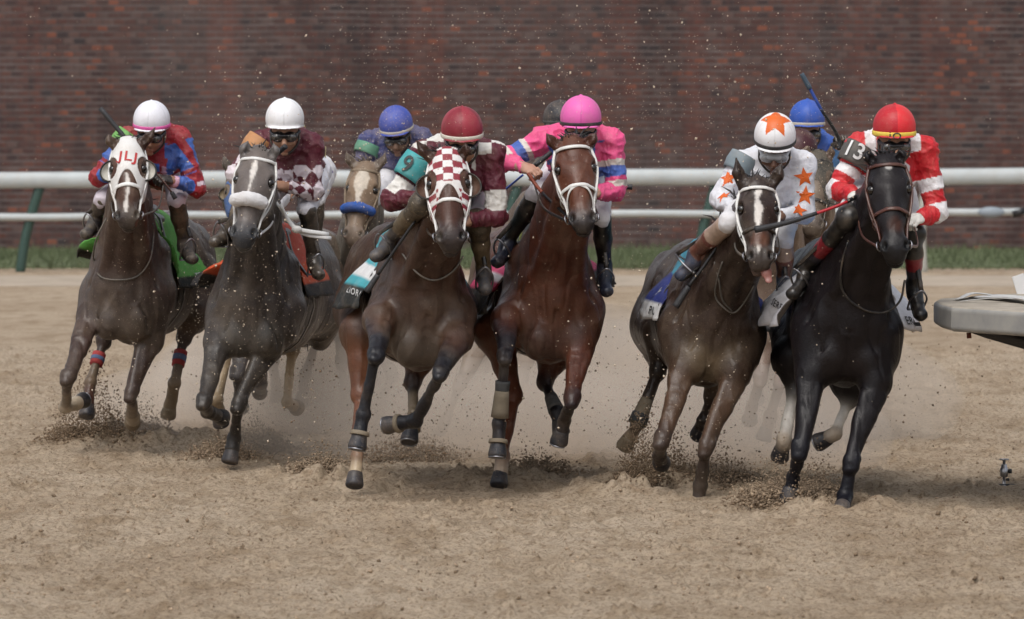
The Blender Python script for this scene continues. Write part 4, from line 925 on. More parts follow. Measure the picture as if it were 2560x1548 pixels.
# ---- 1: brown horse in white JLJ hood
HS[1] = dict(tone=0.78, name='brown_white_hood', n=1, Y=30.0, label='brown racehorse in white blinker hood lettered JLJ, first from the left', short='the white-hooded brown horse',
  hw=1.08, poll_px=(321, 362, -.42), muz_px=(319, 566, -.70), ears_px=[(270, 337), (388, 319)], chest_px=(312, 712), yaw=6.5, fat=.98, dust=0.3,
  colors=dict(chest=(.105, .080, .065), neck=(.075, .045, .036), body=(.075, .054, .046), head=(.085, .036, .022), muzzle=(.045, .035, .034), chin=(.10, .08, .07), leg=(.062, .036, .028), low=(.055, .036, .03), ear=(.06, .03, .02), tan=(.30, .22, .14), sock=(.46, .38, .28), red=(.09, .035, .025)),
  blaze=[(.42, -.005, .006), (.5, .0, .014), (.62, .004, .012), (.72, -.002, .009), (.80, -.01, .018), (.88, -.004, .010)],
  legs=dict(FL=dict(j=[(228, 790, .08), (169, 945, -.30), (163, 1020, -.02), (196, 1006, .10)], tags=('leg', 'low', 'sock', 'sock'), shoe=1),
            FR=dict(j=[(372, 850, .10), (329, 985, -.10), (331, 1040, .22), (331, 1052, .33)], tags=('leg', 'low', 'sock', 'sock'), pale=1),
            HL=dict(j=[(262, 780, .95), (259, 852, .85), (226, 955, .70), (219, 1018, .62)], tags=('leg', 'low', 'tan', 'red'), wrap=[(.32, .58, .042, .040, mat('polo_red', (.35, .05, .05), rough=.9, noise=.3)), (.42, .50, .044, .0435, mat('polo_blue', (.10, .14, .25), rough=.9))]),
            HR=dict(j=[(484, 775, 1.3), (459, 845, 1.30), (436, 958, 1.15), (424, 1020, 1.25)], tags=('leg', 'low', 'tan', 'tan'), pale=1, wrap=[(.30, .62, .042, .040, mat('polo_red', None)), (.40, .52, .044, .0435, mat('polo_blue', None))])))
# ---- 2: grey
HS[2] = dict(tone=0.85, name='grey', n=2, Y=29.0, label='grey racehorse with a thick white sheepskin noseband and white brow strap', short='the grey horse',
  hw=1.10, poll_px=(648, 388, -.42), muz_px=(606, 610, -.70), ears_px=[(620, 354), (684, 356)], chest_px=(632, 752), yaw=6.5, fat=1.0, dust=0.22, hroll=4,
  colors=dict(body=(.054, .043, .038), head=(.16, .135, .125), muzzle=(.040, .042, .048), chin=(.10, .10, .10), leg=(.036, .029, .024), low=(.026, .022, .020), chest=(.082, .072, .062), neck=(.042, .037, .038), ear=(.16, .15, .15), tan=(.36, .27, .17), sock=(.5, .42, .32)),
  blaze=[(.12, .0, .006), (.22, .0, .022), (.34, -.002, .012), (.5, -.008, .005)],
  legs=dict(FL=dict(j=[(548, 860, .06), (508, 1005, -.28), (520, 1030, -.02), (546, 1040, .10)]),
            FR=dict(j=[(668, 870, .08), (599, 1012, -.14), (586, 1096, -.02), (579, 1130, -.04)]),
            HL=dict(j=[(600, 800, .8), (576, 870, .72), (538, 1000, .55), (548, 1040, .60)], tags=('leg', 'tan', 'tan', 'tan')),
            HR=dict(j=[(742, 800, 1.2), (731, 872, 1.1), (718, 1005, 1.05), (736, 1016, 1.20)], tags=('leg', 'tan', 'tan', 'tan'), pale=1)))
# ---- 9
HS[5] = dict(tone=.92, name='dark_bay', n=5, Y=26.8, label='dark bay racehorse in maroon and white checked hood with number 9 rider', short='the checked-hood bay',
  hw=1.12, poll_px=(1118, 392, -.42), muz_px=(1128, 622, -.70), ears_px=[(1042, 352), (1164, 356)], chest_px=(1060, 762), yaw=-7.5, fat=1.0, dust=0.12,
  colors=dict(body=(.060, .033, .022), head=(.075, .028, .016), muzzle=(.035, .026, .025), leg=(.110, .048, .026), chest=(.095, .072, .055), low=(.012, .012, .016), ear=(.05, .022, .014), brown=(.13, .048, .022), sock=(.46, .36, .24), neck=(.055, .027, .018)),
  legs=dict(FL=dict(mid='low', j=[(950, 800, -.05), (938, 890, -.42), (908, 1038, -.38), (898, 1092, -.40)], shoe=1, bell=1),
            FR=dict(mid='low', j=[(1142, 848, -.05), (1100, 936, -.36), (1038, 1052, -.12), (990, 1060, -.06)], shoe=1, bell=1),
            HL=dict(j=[(905, 830, .75), (900, 990, .62), (892, 1140, .35), (888, 1188, .30)], tags=('brown', 'brown', 'brown', 'sock')),
            HR=dict(j=[(1060, 860, .85), (1032, 955, .75), (1034, 1036, .60), (1027, 1078, .55)], tags=('leg', 'low', 'sock', 'low'), shoe=1, bell=1)))
# ---- pink
HS[7] = dict(tone=1.0, name='bay', n=7, Y=27.2, label='bright reddish bay racehorse in plain white bridle under the pink rider', short='the reddish bay',
  hw=1.13, poll_px=(1430, 360, -.42), muz_px=(1459, 574, -.70), ears_px=[(1366, 334), (1489, 334)], chest_px=(1384, 748), yaw=-6, fat=.98, dust=0.08, hroll=0,
  colors=dict(body=(.078, .028, .015), head=(.105, .035, .018), muzzle=(.018, .016, .018), leg=(.085, .026, .014), chest=(.062, .030, .022), low=(.014, .012, .015), ear=(.06, .02, .012), brown=(.12, .036, .016), sock=(.5, .38, .28), neck=(.075, .023, .013)),
  legs=dict(FL=dict(mid='low', j=[(1268, 800, -.05), (1262, 893, -.40), (1248, 1060, -.36), (1245, 1112, -.38)], shoe=1, bell=1, wrap=[(.36, .52, .040, .037, mat('dark_grey_wrap', (.05, .05, .05), rough=.9, noise=.4)), (.50, .90, .038, .048, mat('tan_run_down_wrap', (.17, .14, .10), rough=.95, noise=.15))]),
            FR=dict(j=[(1450, 862, .02), (1431, 1000, -.28), (1411, 1050, -.02), (1403, 1082, .0)], tags=('leg', 'low', 'tan', 'low'), shoe=1),
            HL=dict(j=[(1238, 830, .75), (1285, 990, .62), (1256, 1140, .42), (1250, 1188, .36)], tags=('brown', 'brown', 'brown', 'sock')),
            HR=dict(j=[(1392, 870, .85), (1362, 955, .80), (1392, 1030, .62), (1398, 1058, .60)], wrap=[(.50, .95, .036, .046, mat('grey_run_down_wrap', (.13, .125, .12), rough=.95, noise=.4))])))
HS[7]['colors']['tan'] = (.08, .06, .045)
# ---- orange stars
HS[8] = dict(tone=.86, name='dark_brown_blaze', n=8, Y=26.9, label='dark brown racehorse with crooked white blaze and tongue hanging out', short='the blazed dark brown horse',
  hw=1.16, poll_px=(1893, 464, -.42), muz_px=(1901, 668, -.70), ears_px=[(1840, 392), (1958, 400)], chest_px=(1786, 806), yaw=-3, lean=5, fat=1.0, dust=.14, hroll=-3,
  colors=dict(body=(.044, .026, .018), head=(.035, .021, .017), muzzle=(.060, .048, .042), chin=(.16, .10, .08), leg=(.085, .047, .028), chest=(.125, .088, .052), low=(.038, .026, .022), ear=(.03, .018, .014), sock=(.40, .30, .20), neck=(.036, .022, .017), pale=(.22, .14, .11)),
  blaze=[(.10, .012, .012), (.17, -.004, .020), (.26, -.012, .014), (.38, -.002, .024), (.5, -.006, .022), (.60, -.012, .012), (.70, -.002, .018), (.8, -.006, .014), (.90, -.012, .004)],
  spots=[(.72, .0, .058, (.12, .04, .02), .03)],
  legs=dict(FL=dict(j=[(1712, 920, .0), (1656, 1100, -.28), (1648, 1140, -.02), (1652, 1152, .10)], tags=('leg', 'low', 'low', 'low')),
            FR=dict(j=[(1838, 930, -.02), (1766, 1122, -.22), (1750, 1215, -.12), (1745, 1255, -.12)]),
            HL=dict(j=[(1655, 830, 1.05), (1645, 930, .98), (1592, 1062, .90), (1572, 1098, .95)], tags=('low', 'low', 'low', 'sock'), pale=1, wrap=[(.52, .99, .036, .050, mat('tan_run_down_wrap', None)), (.80, .98, .050, .053, mat('dark_grey_wrap', None))]),
            HR=dict(j=[(1800, 900, .9), (1782, 990, .95), (1760, 1050, 1.0), (1752, 1072, 1.05)])))
# ---- 13
HS[10] = dict(tone=1.0, name='black', n=10, Y=26.2, label='black racehorse with small white star and brown leather bridle, number 13', short='the black horse',
  hw=1.05, poll_px=(2216, 400, -.42), muz_px=(2240, 648, -.70), ears_px=[(2170, 376), (2246, 372)], chest_px=(2122, 800), yaw=0, lean=2, fat=1.02, dust=.0,
  colors=dict(body=(.008, .006, .007), head=(.013, .010, .011), muzzle=(.013, .012, .013), leg=(.009, .007, .008), chest=(.010, .007, .007), low=(.008, .008, .012), ear=(.010, .008, .009), tan=(.42, .27, .13), sock=(.78, .74, .68), neck=(.011, .008, .009), dirt=(.27, .17, .09)),
  spots=[(.13, .0, .022, (.5, .48, .46), .006), (.70, .01, .055, (.045, .018, .012), .03)],
  legs=dict(FL=dict(j=[(2032, 930, .02), (2000, 1125, -.20), (1983, 1196, -.08), (1976, 1226, -.08)]),
            FR=dict(j=[(2192, 950, .0), (2128, 1158, -.22), (2112, 1240, -.22), (2106, 1266, -.30)]),
            HL=dict(j=[(1985, 900, .95), (1986, 980, .90), (1960, 1100, .80), (1954, 1124, .84)], can='sock', fet='tan', tags=('leg', 'low', 'sock', 'low')),
            HR=dict(j=[(2128, 950, .8), (2122, 1000, .78), (2090, 1086, .70), (2068, 1096, .72)], can='sock', fet='tan', tags=('leg', 'low', 'sock', 'low'), shoe=1)))
HS[10]['lw'] = .97
# ---- the second row
GEN = lambda cx, cy, s, ph=0: dict(
    FL=dict(j=[(cx - .17 * s, cy + .30 * s, 0), (cx - .22 * s, cy + .58 * s, -.2), (cx - .20 * s, cy + .78 * s, 0), (cx - .18 * s, cy + .84 * s, .05)]),
    FR=dict(j=[(cx + .16 * s, cy + .30 * s, 0), (cx + .10 * s, cy + .62 * s, -.1), (cx + .05 * s, cy + .84 * s, 0), (cx + .03 * s, cy + .92 * s, 0)]),
    HL=dict(j=[(cx - .14 * s, cy + .25 * s, 1.4), (cx - .16 * s, cy + .48 * s, 1.5), (cx - .14 * s, cy + .74 * s, 1.4), (cx - .13 * s, cy + .8 * s, 1.4)]),
    HR=dict(j=[(cx + .16 * s, cy + .25 * s, 1.2), (cx + .16 * s, cy + .48 * s, 1.2), (cx + .14 * s, cy + .74 * s, 1.1), (cx + .13 * s, cy + .8 * s, 1.1)]))
HS[3] = dict(tone=1.0, name='blue_hood', n=3, Y=31.6, label='horse in blue hood with tan blinker cup, mostly hidden behind the grey horse', short='the blue-hooded horse', h=.011, mane=30,
  hw=.92, poll_px=(598, 436, -.42), muz_px=(588, 590, -.7), ears_px=[(560, 384), (640, 396)], chest_px=(690, 745), yaw=8, dust=.8, fat=.9,
  colors=dict(body=(.11, .085, .07), head=(.16, .12, .08), muzzle=(.06, .05, .05), leg=(.10, .09, .09), low=(.09, .09, .10), ear=(.06, .05, .045)),
  legs=dict(FL=dict(j=[(610, 860, 0), (592, 930, -.15), (598, 990, 0), (602, 1010, .1)]), FR=dict(j=[(700, 850, 0), (662, 900, -.15), (652, 960, 0), (650, 975, .1)]),
            HL=dict(j=[(660, 830, 1.4), (680, 900, 1.4), (690, 960, 1.5), (692, 980, 1.5)]), HR=dict(j=[(824, 735, 1.3), (800, 820, 1.35), (764, 935, 1.2), (756, 990, 1.2)])))
HS[4] = dict(tone=1.0, name='dusty_bay', n=4, Y=33.0, label='dusty light-faced bay horse with broad blaze and blue sheepskin noseband', short='the dusty bay', h=.009, mane=70, manemat=mat('dusty_mane', (.05, .04, .04), rough=.8, dust=.6), hroll=7, hw=.98,
  poll_px=(916, 416, -.42), muz_px=(880, 610, -.7), ears_px=[(864, 379), (965, 378)], chest_px=(896, 720), yaw=2, dust=.75, fat=.80,
  colors=dict(body=(.125, .12, .11), head=(.20, .13, .08), muzzle=(.22, .16, .12), leg=(.125, .12, .11), low=(.12, .115, .11), ear=(.10, .075, .06)), blazec=(.66, .58, .48),
  blaze=[(.12, .0, .030), (.2, -.002, .050), (.34, -.004, .046), (.42, -.004, .020), (.62, -.006, .016)],
  legs=dict(FL=dict(j=[(862, 800, 0), (856, 905, -.15), (862, 975, 0), (864, 1000, .1)]), FR=dict(j=[(935, 800, 0), (978, 935, -.1), (948, 1030, 0), (936, 1085, 0)]),
            HL=dict(j=[(880, 800, 1.4), (872, 880, 1.4), (868, 945, 1.4), (868, 965, 1.5)]), HR=dict(j=[(940, 800, 1.4), (945, 880, 1.4), (950, 950, 1.4), (950, 975, 1.5)])))
HS[6] = dict(tone=0.9, name='hidden_grey_brown', n=6, Y=32.0, label='dusty brown horse hidden behind the bay, only its legs showing between others', short='the hidden dusty horse', h=.012, mane=10,
  poll_px=(1395, 420, -.42), muz_px=(1400, 600, -.7), ears_px=[(1370, 390), (1420, 390)], chest_px=(1262, 735), yaw=2, dust=.95, fat=.85,
  colors=dict(body=(.11, .07, .055), head=(.1, .06, .04), leg=(.12, .075, .055), low=(.115, .085, .07)),
  legs=dict(FL=dict(j=[(1180, 830, -1.6), (1150, 960, -1.7), (1112, 1080, -1.6), (1098, 1118, -1.6)]), FR=dict(j=[(1330, 850, 0), (1300, 950, -.1), (1282, 1020, 0), (1278, 1045, 0)]),
            HL=dict(j=[(1225, 830, 1.4), (1222, 910, 1.4), (1216, 980, 1.4), (1214, 1000, 1.5)]), HR=dict(j=[(1300, 830, 1.4), (1310, 910, 1.4), (1300, 970, 1.4), (1298, 1000, 1.5)])))
HS[6]['legs']['FL']['j'] = [(1205, 850, -.05), (1150, 960, -.25), (1112, 1055, -.15), (1100, 1082, -.1)]
HS[9] = dict(tone=0.9, name='dark_hooded', n=9, Y=31.2, label='dusty horse in muddy black blinker hood between the blazed and the black horse', short='the black-hooded horse', h=.010, mane=20,
  poll_px=(2046, 392, -.42), muz_px=(2030, 585, -.7), ears_px=[(2020, 362), (2078, 362)], chest_px=(2020, 725), yaw=2, dust=.9, fat=.85,
  colors=dict(body=(.13, .08, .065), head=(.075, .04, .025), muzzle=(.06, .045, .04), leg=(.15, .085, .07), low=(.15, .10, .085)),
  legs=dict(FL=dict(j=[(2005, 830, 0), (2003, 920, -.15), (2005, 1000, 0), (2006, 1040, .1)]), FR=dict(j=[(2060, 830, 0), (2160, 930, -.1), (2165, 1000, 0), (2165, 1045, 0)]),
            HL=dict(j=[(2010, 800, 1.3), (2010, 870, 1.3), (2008, 950, 1.3), (2006, 970, 1.4)]), HR=dict(j=[(2060, 800, 1.3), (2075, 870, 1.3), (2100, 930, 1.3), (2105, 960, 1.4)])))
HS[11] = dict(tone=0.9, name='hidden_red_roan', n=11, Y=30.2, label='dusty reddish horse hidden behind the blazed one, its blurred legs left of the black horse', short='the hidden reddish horse', h=.012, mane=8,
  poll_px=(1962, 430, -.42), muz_px=(1950, 600, -.7), ears_px=[(1940, 405), (1985, 410)], chest_px=(1940, 745), yaw=2, dust=.9, fat=.85,
  colors=dict(body=(.13, .08, .065), head=(.075, .04, .025), muzzle=(.06, .045, .04), leg=(.15, .085, .07), low=(.15, .10, .085)),
  legs=dict(FL=dict(j=[(1905, 860, 0), (1900, 950, -.15), (1880, 1020, 0), (1876, 1040, .1)]), FR=dict(j=[(1980, 860, 0), (1952, 950, -.1), (1925, 1040, 0), (1915, 1075, 0)]),
            HL=dict(j=[(1910, 840, 1.3), (1905, 900, 1.3), (1895, 970, 1.3), (1893, 990, 1.4)]), HR=dict(j=[(1970, 840, 1.3), (1965, 900, 1.3), (1955, 970, 1.3), (1950, 990, 1.4)])))

def qd(v, c, n, pts2, rot=0): pass
# ------------------------------------------------------------------ silks patterns
def silk1(k):
    v = k['v']; c = np.tile(np.array((.30, .012, .022)), (len(v), 1)); blu = (.045, .13, .46)
    t = k['s']; s = k['seg']; n1 = vnoise(v, 4.0, 5)
    c[(s > 0) & (((t > .05) & (t < .72) & (np.cos(k['ang'] * 2 + t * 3) > -.65)))] = blu
    c[(s > 0) & (t > 1.12)] = blu; c[(s > 0) & (t > .62) & (t < .70)] = (.28, .01, .02); c[(s > 0) & (t > 1.82)] = (.65, .38, .50); c[(s > 0) & (t > .92) & (t < 1.0) & (np.cos(k['ang']) > .2)] = (.68, .55, .62)
    c[(s == 0) & (np.abs(k['x']) > .07) & (k['z'] < -.02) & (k['z'] > -.11) & (k['y'] < .12)] = blu; c[(s == 0) & (np.abs(k['x'] - .01) < .03) & (k['z'] < -.14) & (k['z'] > -.19)] = blu
    return c
def silk2(k):
    v = k['v']; c = np.tile(np.array(MAROON), (len(v), 1)); t = k['s']; s = k['seg']
    a = (k['ang'] + math.pi) / (2 * math.pi) * 4; tt = t * 2.6; dia = (np.abs((a % 1) - .5) + np.abs((tt % 1) - .5)) < .5
    c[(s > 0) & (t > .45) & dia] = (.72, .64, .68); c[(s > 0) & (t > 1.90)] = (.70, .62, .66); c[(k['z'] < -.215) & (s == 0) & (k['z'] > -.25)] = (.62, .60, .66); c[(k['z'] < -.25) & (s == 0)] = (.08, .07, .12); return c
def silk5(k):
    v = k['v']; c = np.tile(np.array(MAROON), (len(v), 1)); t = k['s']; s = k['seg']; W = (.74, .72, .68)
    chk = ((np.floor((k['x'] + .5) / .085) + np.floor((k['z'] + k['y'] * .6 + 2) / .085)) % 2) == 0
    c[(s == 0) & chk & (np.abs(k['x']) > .075) & (k['z'] > -.16)] = W; c[(s > 0) & (t > .60) & (t < .92)] = W; return c
def silk7(k):
    v = k['v']; c = np.tile(np.array((.85, .09, .27)), (len(v), 1)); t = k['s']; s = k['seg']; bl = (.06, .13, .45); W = (.70, .64, .58)
    c[(s > 0) & (t > .38) & (t < .50)] = W; c[(s > 0) & (t >= .50) & (t < .72)] = bl; c[(s > 0) & (t >= .80) & (t < .92)] = W
    c[(s == 0) & (np.abs(np.abs(k['x']) - .115) < .045) & (k['z'] < .0) & (k['z'] > -.13) & (k['y'] < .1)] = bl; c[(s == 0) & (k['z'] < -.16) & (k['z'] > -.20)] = bl; return c
def silk8(k): return np.tile(np.array((.76, .77, .82)), (len(k['v']), 1))
def silk10(k):
    v = k['v']; c = np.tile(np.array((.58, .010, .020)), (len(v), 1)); t = k['s']; s = k['seg']; W = (.80, .78, .80)
    c[(s == 0) & (((k['z'] + .4 + .8 * np.abs(k['x'])) % .085) < .042) & (k['z'] < -.03)] = W; c[(s == 0) & (np.abs(np.abs(k['x']) - .115) < .028) & (k['z'] > -.03)] = W; c[(s > 0) & (t > .46) & (t < .66)] = W; c[(s > 0) & (t > .86) & (t < 1.06)] = W; return c
def silkblue(k):
    v = k['v']; c = np.tile(np.array((.020, .035, .16)), (len(v), 1)); m = np.clip((k['y'] - .05) / .1 + .3 * vnoise(v, 8, 3), 0, 1)[:, None]; return c * (1 - m) + np.array((.03, .09, .42)) * m
def silk3(k):
    c = np.tile(np.array((.045, .04, .30)), (len(k['v']), 1)); c[k['z'] > -.09] = (.60, .50, .14); return c
def silkdark(k): return np.tile(np.array((.035, .04, .04)), (len(k['v']), 1))
def silk9(k):
    c = np.tile(np.array((.035, .12, .48)), (len(k['v']), 1)); t = k['s']; s = k['seg']; c[(s > 0) & (t > .85) & (t < 1.3)] = (.6, .62, .66); c[(s > 0) & (t > 1.3)] = (.10, .25, .5); return c
def helpanel(cA, cB=None, brim=None, vis=None):
    def f(x, y, z):
        c = np.tile(np.array(cA, float), (len(x), 1))
        if cB is not None: c[(np.floor((np.arctan2(x, y) + math.pi) / (2 * math.pi) * 6) % 2 == 0)] = cB
        if brim is not None: c[z < -.030] = brim
        seam = (np.abs(np.mod(np.arctan2(x, y) / (math.pi / 3) + .5, 1) - .5) < .022) & (z > -.02); c[seam] *= .84
        return c
    return f
def star_helmet(x, y, z):
    c = helpanel((.86, .86, .88))(x, y, z); d = np.stack([x / .110, y / .130, z / .118], 1); d /= np.linalg.norm(d, axis=1)[:, None] + 1e-9; a0 = unit((.04, .36, .93)); e1 = V(1, 0, 0); e2 = unit(np.cross(a0, e1)); e2 = e2 if e2[1] < 0 else -e2
    w_ = np.maximum(d @ a0, 1e-3); p, q_ = (d @ e1) / w_, (d @ e2) / w_; r = np.hypot(p, q_); th = np.arctan2(p, q_); m_ = np.abs(np.mod(th / (2 * math.pi / 5) + .5, 1) - .5) * 2 * math.pi / 5   # 0 at a point
    ro, ri = 1.20, .46; lim = ro * ri * math.sin(math.pi / 5) / (ri * np.sin(math.pi / 5 - m_) + ro * np.sin(m_)); c[(r < lim) & (d @ a0 > .4)] = (.72, .13, .012); return c
JS[1] = dict(n=1, hid=1, Y=29.95, label='jockey in red and blue silks and white helmet with a pink band', hel=(379, 288), hrot=(-6, 14, 2), helc=helpanel((.82, .82, .88)), band=(.75, .10, .38), bandw=.011, bandz=-.028, s=.98,
  sh=[(312, 336), (456, 338)], el=[(250, 444), (492, 470)], ha=[(285, 430), (428, 452)], pel=(410, 420), kn=[(258, 500), (442, 503)], an=[(241, 542), (460, 604)], toe=[(212, 578), (482, 640)],
  silk=silk1, glove=(0, 1), glovec=(.014, .014, .016), bootc=boots((0, (.012, .012, .014)), (.25, (.05, .042, .03)), (.8, (.03, .035, .05))), mud=1, breechc=(.62, .56, .62), armband=(0, (.16, .42, .10), .12))
JS[2] = dict(n=2, hid=2, Y=29.0, label='jockey in maroon silks with white diamond sleeves and plain white helmet', hel=(712, 284), hrot=(0, 8, 0), helc=helpanel((.86, .86, .88)), band=(.66, .65, .62), bandz=-.040, bandw=.005,
  sh=[(640, 348), (786, 352)], el=[(592, 440), (782, 478)], ha=[(628, 470), (708, 466)], pel=(752, 428), kn=[(620, 535), (768, 524)], an=[(568, 575), (783, 638)], toe=[(536, 596), (799, 680)],
  silk=silk2, bootc=boots((0, (.012, .012, .012)), (.5, (.05, .042, .035))), breechc=(.72, .72, .78), armband=(0, (.50, .24, .10), .10))
JS[5] = dict(cap=(0, 1), n=5, hid=5, Y=26.75, label='jockey in maroon and white checked silks, maroon helmet, teal number 9 armband', hel=(1155, 308), hrot=(0, 14, 0), helc=helpanel((.32, .030, .050), (.24, .020, .035)), band=(.66, .62, .54), bandw=.012, bandz=-.030,
  sh=[(1052, 372), (1236, 372)], el=[(982, 498), (1242, 540)], ha=[(1056, 492), (1172, 552)], pel=(1150, 470), kn=[(1052, 512), (1196, 566)], an=[(976, 597), (1209, 671)], toe=[(938, 632), (1214, 716)],
  silk=silk5, glove=(0,), glovec=(.62, .60, .55), bootc=boots((0, (.012, .012, .012)), (.28, (.10, .075, .045)), (.95, (.03, .045, .075))), mud=1, armband=(0, (.05, .36, .38), .34))
JS[7] = dict(cap=(), n=7, hid=7, Y=27.2, label='jockey in bright pink silks with blue and white sleeve bands and pink helmet', hel=(1452, 280), hrot=(0, 8, 0), helc=helpanel((.82, .14, .46)), band=(.02, .015, .02), bandw=.010, bandz=-.028,
  sh=[(1350, 338), (1534, 342)], el=[(1262, 402), (1540, 478)], ha=[(1312, 420), (1492, 482)], pel=(1440, 430), kn=[(1338, 492), (1504, 546)], an=[(1270, 600), (1511, 664)], toe=[(1240, 648), (1517, 722)],
  silk=silk7, bootc=boots((0, (.012, .012, .012)), (.9, (.02, .025, .045))), skin=(.50, .27, .19), armband=None)
JS[8] = dict(n=8, hid=8, Y=26.85, longb=0, label='jockey in white silks with orange stars and white star helmet leaning forward', hel=(1938, 325), hrot=(-4, 24, 2), helc=star_helmet, band=(.03, .03, .03), bandw=.011, bandz=-.026, cleargog=1,
  sh=[(1846, 400), (2012, 400)], el=[(1802, 500), (2010, 532)], ha=[(1836, 526, -.10), (1952, 540)], pel=(1935, 470), kn=[(1822, 556), (1958, 600)], an=[(1738, 632), (1962, 690)], toe=[(1698, 682), (1965, 740)],
  silk=silk8, glove=(0,), glovec=(.30, .26, .2), skin=(.16, .075, .045), bootc=boots((0, (.40, .29, .23)), (.46, (.16, .035, .03)), (.55, (.14, .05, .035)), (.95, (.03, .05, .10))), mud=0, bt=.12, wr=.7, armband=(0, (.20, .25, .28), .02))
JS[10] = dict(cap=(0, 1), n=10, hid=10, Y=26.2, label='jockey in red and white striped silks, red helmet and number 13 armband', hel=(2236, 303), hrot=(4, 8, 0), helc=lambda x, y, z: np.where((x > 0)[:, None], np.array((.72, .025, .035)), np.array((.50, .012, .025))), band=(.80, .60, .08), bandw=.013, bandz=-.030,
  sh=[(2145, 358), (2316, 362)], el=[(2092, 474), (2342, 532)], ha=[(2134, 490, -.12), (2300, 545)], pel=(2200, 450), kn=[(2122, 545), (2282, 585)], an=[(2018, 670), (2286, 712)], toe=[(1980, 726), (2304, 782)],
  silk=silk10, glove=(0, 1), glovec=(.66, .64, .60), bootc=boots((0, (.012, .012, .012)), (.42, (.24, .020, .030)), (.68, (.035, .035, .05)), (.82, (.012, .012, .013))), armband=(0, (.085, .080, .075), .20))
JS[3] = dict(n=3, hid=3, Y=31.5, h=.009, label='jockey in yellow and purple silks almost hidden behind the maroon rider', hel=(728, 322), hrot=(0, 10, 0), helc=helpanel((.6, .5, .1)), band=(.1, .1, .3), s=.85,
  sh=[(680, 370), (792, 372)], el=[(660, 440), (790, 440)], ha=[(680, 480), (740, 470)], pel=(770, 430, .5), kn=[(680, 520), (790, 500)], an=[(660, 590), (790, 590)], toe=[(650, 610), (790, 620)], silk=silk3, bootc=boots((0, (.02, .02, .02))), dusty=1)
JS[4] = dict(n=4, hid=4, Y=33.1, h=.0075, label='dust-covered jockey in blue silks and blue helmet with white band', hel=(988, 298), hrot=(-8, 20, -4), helc=helpanel((.045, .085, .42)), band=(.55, .50, .42), bandw=.010, bandz=-.030,
  sh=[(918, 345), (1062, 335)], el=[(905, 410), (1060, 420)], ha=[(930, 455), (1000, 460)], pel=(1035, 400, .8), kn=[(930, 500), (1040, 510)], an=[(905, 580), (1040, 590)], toe=[(890, 610), (1045, 620)], silk=silkblue, bootc=boots((0, (.03, .03, .03))), dusty=1, skin=(.22, .12, .08), armband=(0, (.12, .30, .20), .35))
JS[6] = dict(n=6, hid=6, Y=33.0, h=.009, label='jockey in a black helmet peeking out behind the pink jockey', hel=(1400, 284), hrot=(0, 5, 0), helc=helpanel((.012, .014, .022)), band=(.05, .05, .05),
  sh=[(1370, 345), (1450, 345)], el=[(1350, 420), (1500, 440)], ha=[(1370, 460), (1480, 470)], pel=(1400, 430, .5), kn=[(1340, 520), (1440, 520)], an=[(1330, 590), (1440, 590)], toe=[(1325, 610), (1440, 620)], silk=silkdark, bootc=boots((0, (.02, .02, .02))), dusty=1)
JS[9] = dict(n=9, hid=9, Y=31.6, h=.0075, label='jockey in clean blue silks and helmet holding a whip upright behind the star rider', hel=(2018, 284), hrot=(6, 6, 0), helc=helpanel((.03, .10, .46)), band=(.55, .50, .42), bandw=.010, bandz=-.030,
  sh=[(1985, 352), (2066, 352)], el=[(1990, 430), (2090, 425)], ha=[(2020, 470), (2096, 368)], pel=(2030, 430, .5), kn=[(1990, 530), (2060, 540)], an=[(1990, 600), (2050, 620)], toe=[(1985, 620), (2050, 640)], silk=silk9, glove=(1,), glovec=(.014, .015, .014), bootc=boots((0, (.03, .03, .03))), dusty=0)
JS[11] = dict(n=11, hid=11, Y=30.9, h=.0075, label='jockey in maroon helmet and muddy dark silks half hidden beside the white rider', hel=(1998, 358), hrot=(-6, 16, 0), helc=helpanel((.055, .012, .018)), band=(.30, .40, .24), bandz=-.045, bandw=.006,
  sh=[(1950, 420), (2050, 415)], el=[(1945, 490), (2068, 480)], ha=[(1975, 520), (2040, 476)], pel=(2000, 490, .5), kn=[(1960, 580), (2060, 560)], an=[(1950, 650), (2060, 640)], toe=[(1950, 670), (2056, 660)], silk=lambda k: np.tile(np.array((.30, .33, .40)), (len(k['v']), 1)), bootc=boots((0, (.05, .04, .03))), dusty=1)
DUST = [(860, 950, 34.2, 1.3, .9, .60), (1300, 980, 32.2, 1.7, .8, .60), (1780, 1000, 31.8, 1.6, .8, .55), (1100, 1060, 30.0, 1.3, .6, .40), (620, 1030, 33.0, 1.2, .8, .38), (1480, 1090, 30.2, 1.6, .6, .42), (1850, 1100, 29.4, .9, .6, .45), (1150, 950, 33.0, 2.2, .7, .45), (350, 1095, 31.2, .35, .3, .14)]
